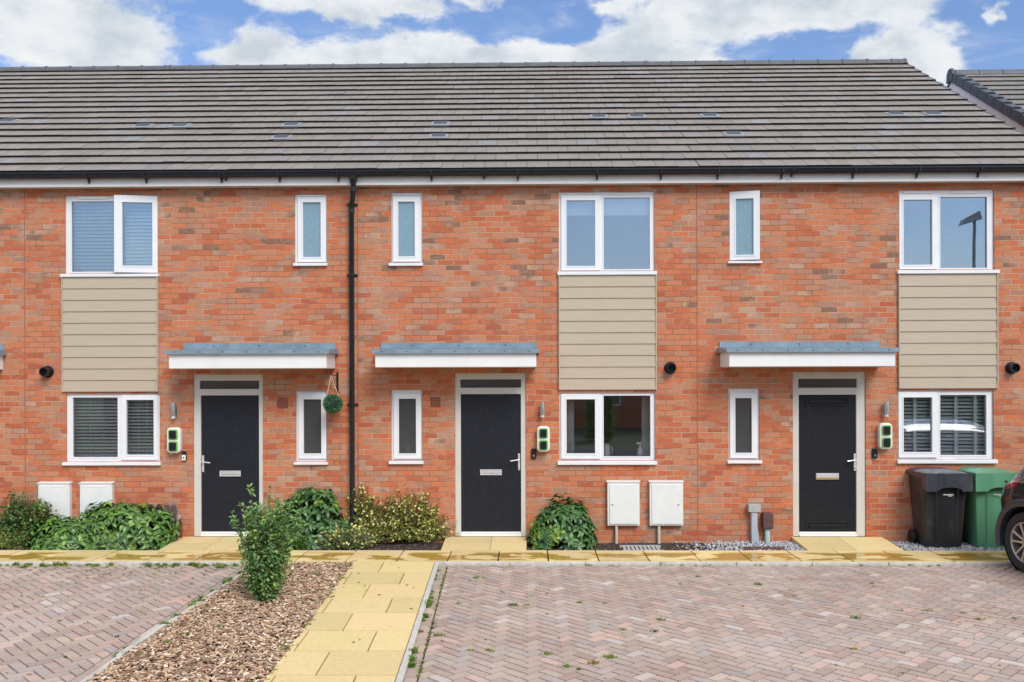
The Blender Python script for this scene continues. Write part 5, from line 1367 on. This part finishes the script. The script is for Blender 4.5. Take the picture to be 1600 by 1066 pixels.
sill_item('flower_vase', 'white blooms in a vase behind the frosted pane beside the middle door', 'flowers', 637, 711, [('vase', 'greypipe', vase), ('blooms', 'petal', blooms)], y=.13)
def jug(b, x, y, z): b.lathe([(0, 0), (.045, 0), (.05, .08), (.035, .15), (.04, .17)], (x, y, z), 'z', 16); b.tube([(x + .04, y, z + .14), (x + .08, y, z + .12), (x + .075, y, z + .05), (x + .045, y, z + .03)], .007, 8)
sill_item('white_jug', 'white jug behind the left edge of the wide lower middle pane', 'jug', 948, 713, [('jug', 'upvc', jug)])
def slim(b, x, y, z):
    b.lathe([(0, 0), (.028, 0), (.03, .11), (.012, .14), (.012, .18)], (x, y, z), 'z', 12)
sill_item('soap_bottle', 'pale bottle behind the small left pane of the lower middle window', 'bottle', 893, 708, [('bottle', 'greypipe', slim)])
def dome(b, x, y, z): b.lathe([(.055, 0), (.05, .035), (.03, .055), (0, .06)], (x, y, z), 'z', 14)
sill_item('blue_bowl', 'blue bowl behind the right pane of the lower left window', 'bowl', 236, 712, [('bowl', 'blueitem', dome)], y=.125) if MAT.setdefault('blueitem', plain('blue ceramic', (.10, .32, .55), .4)) else 0
sill_item('red_ornament', 'small red ornament behind the upper left window', 'ornament', 122, 426, [('ornament', 'reditem', dome)], y=.125) if MAT.setdefault('reditem', plain('red ceramic', (.55, .06, .07), .4)) else 0

# ---------------------------------------------------------------- parked car (only its rear corner is in view)
def car():
    wx, wy = G(1602, 851, .335); yaw = R(10)
    T = thing('parked_car', 'near black car at the right edge, rear wheel and tail lamp in view', 'car', (wx + .90 * math.cos(yaw), wy + .90 * math.sin(yaw), Z_DRIVE))
    T.rotation_euler = (0, 0, yaw); o0 = ORIGIN[T]
    # local frame: x across, s = distance from the rear bumper toward the front (-Y), rear axle at s = .78
    AX, FR, R_ = .68, 3.22, .355
    st = [  # s, half width, bottom, belt z, top z
        (0.00, .60, .48, .70, .86), (.05, .72, .38, .78, .97), (.14, .80, .32, .90, 1.06), (.28, .865, .28, .98, 1.17), (.46, .90, .25, 1.03, 1.30), (.70, .91, .24, 1.04, 1.45), (1.0, .91, .22, 1.03, 1.53),
        (1.5, .90, .21, 1.00, 1.58), (2.1, .90, .21, .97, 1.57), (2.5, .90, .21, .96, 1.46), (2.85, .90, .22, .95, 1.24), (3.15, .90, .24, .93, 1.04), (3.5, .89, .25, .88, .98), (3.85, .84, .27, .80, .90), (4.02, .74, .32, .70, .78), (4.08, .60, .42, .60, .66)]
    def at(s):
        for i in range(len(st) - 1):
            if st[i][0] <= s <= st[i + 1][0]:
                p0, p1, p2, p3 = st[max(i - 1, 0)], st[i], st[i + 1], st[min(i + 2, len(st) - 1)]; t = (s - p1[0]) / (p2[0] - p1[0])
                u = t * t * (3 - 2 * t); return tuple(p1[k_] + (p2[k_] - p1[k_]) * (t * .6 + u * .4) for k_ in range(1, 5))
    def section(w, zb, zl, zt):
        key = [(0, zb), (w * .80, zb), (w * .97, zb + .07), (w, zb + .22), (w * .985, zb + (zl - zb) * .62), (w, zb + (zl - zb) * .80), (w * .965, zl), (w * .90, zl + (zt - zl) * .10 + .01), (w * .80, zl + (zt - zl) * .66), (w * .70, zt - (zt - zl) * .10), (w * .50, zt - .012), (0, zt)]
        out = []
        for i in range(len(key) - 1):
            for k_ in range(3): t = k_ / 3; out.append((key[i][0] + (key[i + 1][0] - key[i][0]) * t, key[i][1] + (key[i + 1][1] - key[i][1]) * t))
        out.append(key[-1]); return out
    NS = 96; ss = [4.08 * (i / NS) for i in range(NS + 1)]; grid = []
    for s in ss:
        h = section(*at(s)); grid.append([(x, z) for x, z in h] + [(-x, z) for x, z in h[-2:0:-1]])
    m_ = len(grid[0]); parts = {k_: MB() for k_ in ('body', 'window', 'lamp_l', 'lamp_r', 'trim')}
    def P(i, j): x, z = grid[i][j % m_]; return (o0.x + x, o0.y + AX - ss[i], o0.z + z)
    for i in range(NS):
        for j in range(m_):
            q = [P(i, j), P(i, j + 1), P(i + 1, j + 1), P(i + 1, j)]
            cx = sum(p[0] for p in q) / 4 - o0.x; cz = sum(p[2] for p in q) / 4 - o0.z; s = (ss[i] + ss[i + 1]) / 2
            w, zb, zl, zt = at(s); ax = abs(cx); k_ = 'body'
            if cz > zl + (zt - zl) * .14 and cz < zt - (zt - zl) * .14 and ax > w * .6 and .75 < s < 3.0 and not (1.45 < s < 1.53) and not (2.25 < s < 2.31): k_ = 'window'
            if cz > zl + .05 and ax < w * .66 and (.30 < s < .80 or 2.45 < s < 3.05): k_ = 'window'
            if cz < .50 and ax > .3 and s < .5: k_ = 'trim'
            if cz < .36: k_ = 'trim'
            if .04 < s < .50 and ax > w * .62 and zl - .035 < cz < zl + .06: k_ = 'lamp_l' if cx < 0 else 'lamp_r'
            parts[k_].mesh(q, [(0, 1, 2, 3)])
    def cut_arches(o):
        for s in (AX, FR):
            cu = MB(); cu.lathe([(.0, -1.3), (.415, -1.3), (.415, 1.3), (.0, 1.3)], (0, AX - s, R_ + .02), 'x', 40)
            me = bpy.data.meshes.new('cut'); me.from_pydata(cu.v, [], cu.f); bm = bmesh.new(); bm.from_mesh(me); bmesh.ops.remove_doubles(bm, verts=bm.verts, dist=1e-5); bmesh.ops.recalc_face_normals(bm, faces=bm.faces); bm.to_mesh(me); bm.free()
            c = bpy.data.objects.new('cut', me); COL.objects.link(c); c.location = (0, 0, 0); c.parent = o.parent
            md = o.modifiers.new('b', 'BOOLEAN'); md.operation = 'DIFFERENCE'; md.object = c; md.solver = 'EXACT'
            bpy.context.view_layer.update(); ev = o.evaluated_get(bpy.context.evaluated_depsgraph_get()); nm = bpy.data.meshes.new_from_object(ev)
            o.modifiers.clear(); o.data = nm; bpy.data.objects.remove(c)
    # close the two ends of the shell
    for i in (0, NS): parts['body'].mesh([P(i, j) for j in range(m_)], [tuple(range(m_))])
    allm = MB()
    for nm, mat in (('body', 'carpaint'), ('window', 'carglass'), ('lamp_l', 'taillamp'), ('lamp_r', 'taillamp'), ('trim', 'cladding_dark')):
        o = parts[nm].build({'lamp_l': 'tail_lamp', 'lamp_r': 'tail_lamp', 'trim': 'bumper_trim'}.get(nm, nm), mat, T, smooth=True)
        bm = bmesh.new(); bm.from_mesh(o.data)
        # open shells: drop whatever lies inside the wheel arches on the flanks
        kill = []
        for f in bm.faces:
            c = f.calc_center_median()
            for s in (AX, FR):
                if math.hypot(c.y - (AX - s), c.z - (R_ + .02)) < .415 and abs(c.x) > .5 and c.z < .86: kill.append(f); break
        bmesh.ops.delete(bm, geom=kill, context='FACES'); bm.to_mesh(o.data); bm.free()
    for s in (AX, FR):
        for sx in (-1, 1):
            b = MB(); w = at(s)[0]; n = 36; pts = []          # flared arch cladding
            prof = [(.395, w - .06), (.400, w + .014), (.425, w + .026), (.470, w + .020), (.490, w - .012)]
            for i in range(n + 1):
                a = R(-18) + R(216) * i / n
                for (r_, x_) in prof: pts.append((o0.x + sx * x_, o0.y + AX - s + math.cos(a) * r_, max(o0.z + .20, o0.z + R_ + .02 + math.sin(a) * r_)))
            b.mesh(pts, [(i * 5 + k_, i * 5 + k_ + 1, (i + 1) * 5 + k_ + 1, (i + 1) * 5 + k_) for i in range(n) for k_ in range(4)]); b.build('arch_trim', 'cladding_dark', T, smooth=True)
            b = MB(); b.lathe([(.41, sx * .35), (.41, sx * (w - .04))], (o0.x, o0.y + AX - s, o0.z + R_ + .02), 'x', 36); b.lathe([(.41, sx * .35), (.0, sx * .35)], (o0.x, o0.y + AX - s, o0.z + R_ + .02), 'x', 36); b.build('arch_liner', 'blackmatt', T)
            C_ = (o0.x, o0.y + AX - s, o0.z + R_); xo = sx * (w - .005)
            b = MB(); b.lathe([(.236, xo - sx * .02), (.262, xo + sx * .004), (.318, xo + sx * .008), (.345, xo - sx * .012), (.353, xo - sx * .05), (.353, xo - sx * .17), (.34, xo - sx * .20), (.236, xo - sx * .20)], C_, 'x', 56)
            wh = b.build('wheel', 'tyre', T, smooth=True); ORIGIN[wh] = o0
            b = MB(); b.lathe([(.240, xo - sx * .004), (.232, xo + sx * .004), (.222, xo - sx * .004), (.215, xo - sx * .05), (.215, xo - sx * .19)], C_, 'x', 56)
            b.lathe([(.0, xo + sx * .002), (.028, xo + sx * .002), (.034, xo - sx * .008), (.075, xo - sx * .018), (.075, xo - sx * .06), (0, xo - sx * .06)], C_, 'x', 30)
            for k_ in range(5):
                a = R(72 * k_ + 12)
                for q in (-1, 1):            # twin spokes that fork toward the rim
                    def pt(r_, off, dx): return (C_[0] + xo + sx * dx, C_[1] + math.cos(a) * r_ - math.sin(a) * off, C_[2] + math.sin(a) * r_ + math.cos(a) * off)
                    ins = [pt(.055, q * .004, -.052), pt(.055, q * .032, -.052), pt(.055, q * .032, -.012), pt(.055, q * .004, -.012)]
                    md = [pt(.14, q * .026, -.045), pt(.14, q * .050, -.045), pt(.14, q * .050, -.004), pt(.14, q * .026, -.004)]
                    out = [pt(.228, q * .046, -.03), pt(.226, q * .080, -.03), pt(.226, q * .080, -.002), pt(.228, q * .046, -.002)]
                    b.mesh(ins + md + out, [(0, 1, 5, 4), (1, 2, 6, 5), (2, 3, 7, 6), (3, 0, 4, 7), (4, 5, 9, 8), (5, 6, 10, 9), (6, 7, 11, 10), (7, 4, 8, 11)])
            b.build('alloy_rim', 'alloy', wh, smooth=True, bevel=.003)
            b = MB(); b.lathe([(0, xo - sx * .10), (.20, xo - sx * .10), (.20, xo - sx * .12), (0, xo - sx * .12)], C_, 'x', 30); b.build('brake_disc', 'dark', wh)
    for sx in (-1, 1):
        b = MB(); b.box(o0.x + sx * .70 - .14, o0.x + sx * .70 + .14, o0.y + AX - 4.03, o0.y + AX - 3.93, o0.z + .66, o0.z + .76); b.build('headlight', 'glass_item', T, bevel=.03, seg=3)
        b = MB(); b.box(o0.x + sx * .92, o0.x + sx * 1.05, o0.y + AX - 2.72, o0.y + AX - 2.62, o0.z + 1.0, o0.z + 1.12); b.build('mirror', 'carpaint', T, bevel=.03, seg=3)
MAT['carpaint'] = plain('near black paint', (.014, .011, .013), .30, .1, 3, coat=1.0)
MAT['carglass'] = plain('tinted car glass', (.010, .011, .013), .05, .1, 3, coat=1.0)
MAT['taillamp'] = plain('red tail lamp', (.35, .012, .018), .12, .3, 30, coat=1.0)
MAT['cladding_dark'] = plain('dark grey plastic trim', (.045, .048, .058), .38, .15, 20)
MAT['tyre'] = plain('tyre rubber', (.022, .022, .023), .75, .25, 30)
MAT['alloy'] = plain('pale bronze alloy', (.50, .45, .42), .35, .1, 10, metal=.7)
MAT['glass_item'] = plain('lamp glass', (.5, .52, .55), .1, .1, 10)
car()

# ---------------------------------------------------------------- across the road (mirrored in the windows)
def sway(): return rr(-.04, .04)
for (ha, hb, hh, lab) in ((2.1, 3.2, 1.9, 'short clipped hedge across the road, mirrored in the lower middle window'), (12.5, 19.0, 2.2, 'long clipped hedge across the road, mirrored in the lower right window')):
    T = thing('hedge', lab, 'hedge', ((ha + hb) / 2, -21, 0), 'hedges across the road')
    mb = MB(); mb.box(ha + .1, hb - .1, -21.35, -20.65, 0, hh - .1); mb.build('core', 'earth', T)
    mb = MB()
    for i in range(int((hb - ha) * 900)):
        x, z = rr(ha, hb), rr(0, hh); y = -20.6 + rr(-.08, .08) if random.random() < .8 else rr(-21.4, -20.6); z = z if y > -20.7 else hh - .05 + rr(-.1, .08)
        mb.cur = vary((.22, .36, .08), .4); leaf_quad(mb, Vector((x, y, z)), rnd_dir(), Vector((0, 1, .3)), rr(.07, .12), .06, .1)
    mb.build('foliage', 'hedge', T, weld=False)
T = thing('board_fence', 'dark boarded fence across the road, mirrored in the ground floor windows', 'fence', (-10, -21, 0))
for i in range(9):
    mb = MB(); x0 = -16.5 + i * 1.8
    if x0 > -4.5 and x0 < 9: pass
    for k_ in range(12): mb.box(x0 + k_ * .148, x0 + k_ * .148 + .142, -22.0 + (k_ % 2) * .012, -21.98 + (k_ % 2) * .012, 0, 1.8 + rr(-.01, .01))
    mb.build('fence_panel', 'wood', T)
for (xa, xb, nm) in ((-17, -6, 'left'), (-4.5, 7, 'mid'), (9.5, 21, 'right')):
    lab = {'left': 'opposite brick house mirrored faintly in the left windows', 'mid': 'opposite brick house mirrored faintly in the middle windows', 'right': 'opposite brick house mirrored faintly in the right windows'}[nm]
    Hh = thing('brick_house', lab, 'house', ((xa + xb) / 2, -31, 0)); mb = MB()
    wins = [(xa + 1.5 + q * 3, xa + 2.7 + q * 3, z, z + 1.1) for q in range(3) for z in (1.0, 3.4)]
    mb.panel(xa, xb, 0, 5, wins, -27.9, -28.0)
    for x in (xa, xb): mb.face([(x, -28, 0), (x, -35, 0), (x, -35, 5), (x, -31.5, 7.2), (x, -28, 5)])
    mb.build('wall', 'brick', Hh, weld=False)
    for w_ in wins:
        b = MB(); b.panel(w_[0] + .004, w_[1] - .004, w_[2] + .004, w_[3] - .004, [(w_[0] + .08, (w_[0] + w_[1]) / 2 - .03, w_[2] + .08, w_[3] - .08), ((w_[0] + w_[1]) / 2 + .03, w_[1] - .08, w_[2] + .08, w_[3] - .08)], -27.93, -27.98)
        f_ = b.build('window', 'upvc', Hh); b = MB(); b.box(w_[0] + .05, w_[1] - .05, -27.965, -27.96, w_[2] + .05, w_[3] - .05); b.build('pane', 'frost_low', f_)
    mb = MB(); mb.cur = (.2, .19, .18); mb.face([(xa - .2, -27.6, 4.8), (xb + .2, -27.6, 4.8), (xb + .2, -31.5, 7.3), (xa - .2, -31.5, 7.3)]); mb.face([(xa - .2, -35.4, 4.8), (xb + .2, -35.4, 4.8), (xb + .2, -31.5, 7.3), (xa - .2, -31.5, 7.3)]); mb.build('roof', 'tile', Hh, weld=False)
d = ray(1524, 343); t = (22 - CP.y) / d.y; lp = CP + d * t; LX, LZ = lp.x, lp.z      # mirror image of the lamp head stands 22 m behind the wall
T = thing('street_lamp', 'tall grey street lamp mirrored in the upper right window', 'street lamp', (LX, -22, 0))
b = MB(); b.tube([(LX, -22, 0), (LX, -22, 1.2), (LX, -22, LZ)], [.10, .07, .05], 14); b.build('pole', 'greypipe', T, smooth=True)
b = MB(); b.hexa([(LX - .52, -22.2, LZ - .22), (LX + .22, -22.2, LZ + .0), (LX + .22, -21.8, LZ + .0), (LX - .52, -21.8, LZ - .22), (LX - .42, -22.15, LZ + .02), (LX + .16, -22.15, LZ + .34), (LX + .16, -21.85, LZ + .34), (LX - .42, -21.85, LZ + .02)]); b.build('lamp_head', 'greypipe', T, bevel=.02, seg=2)
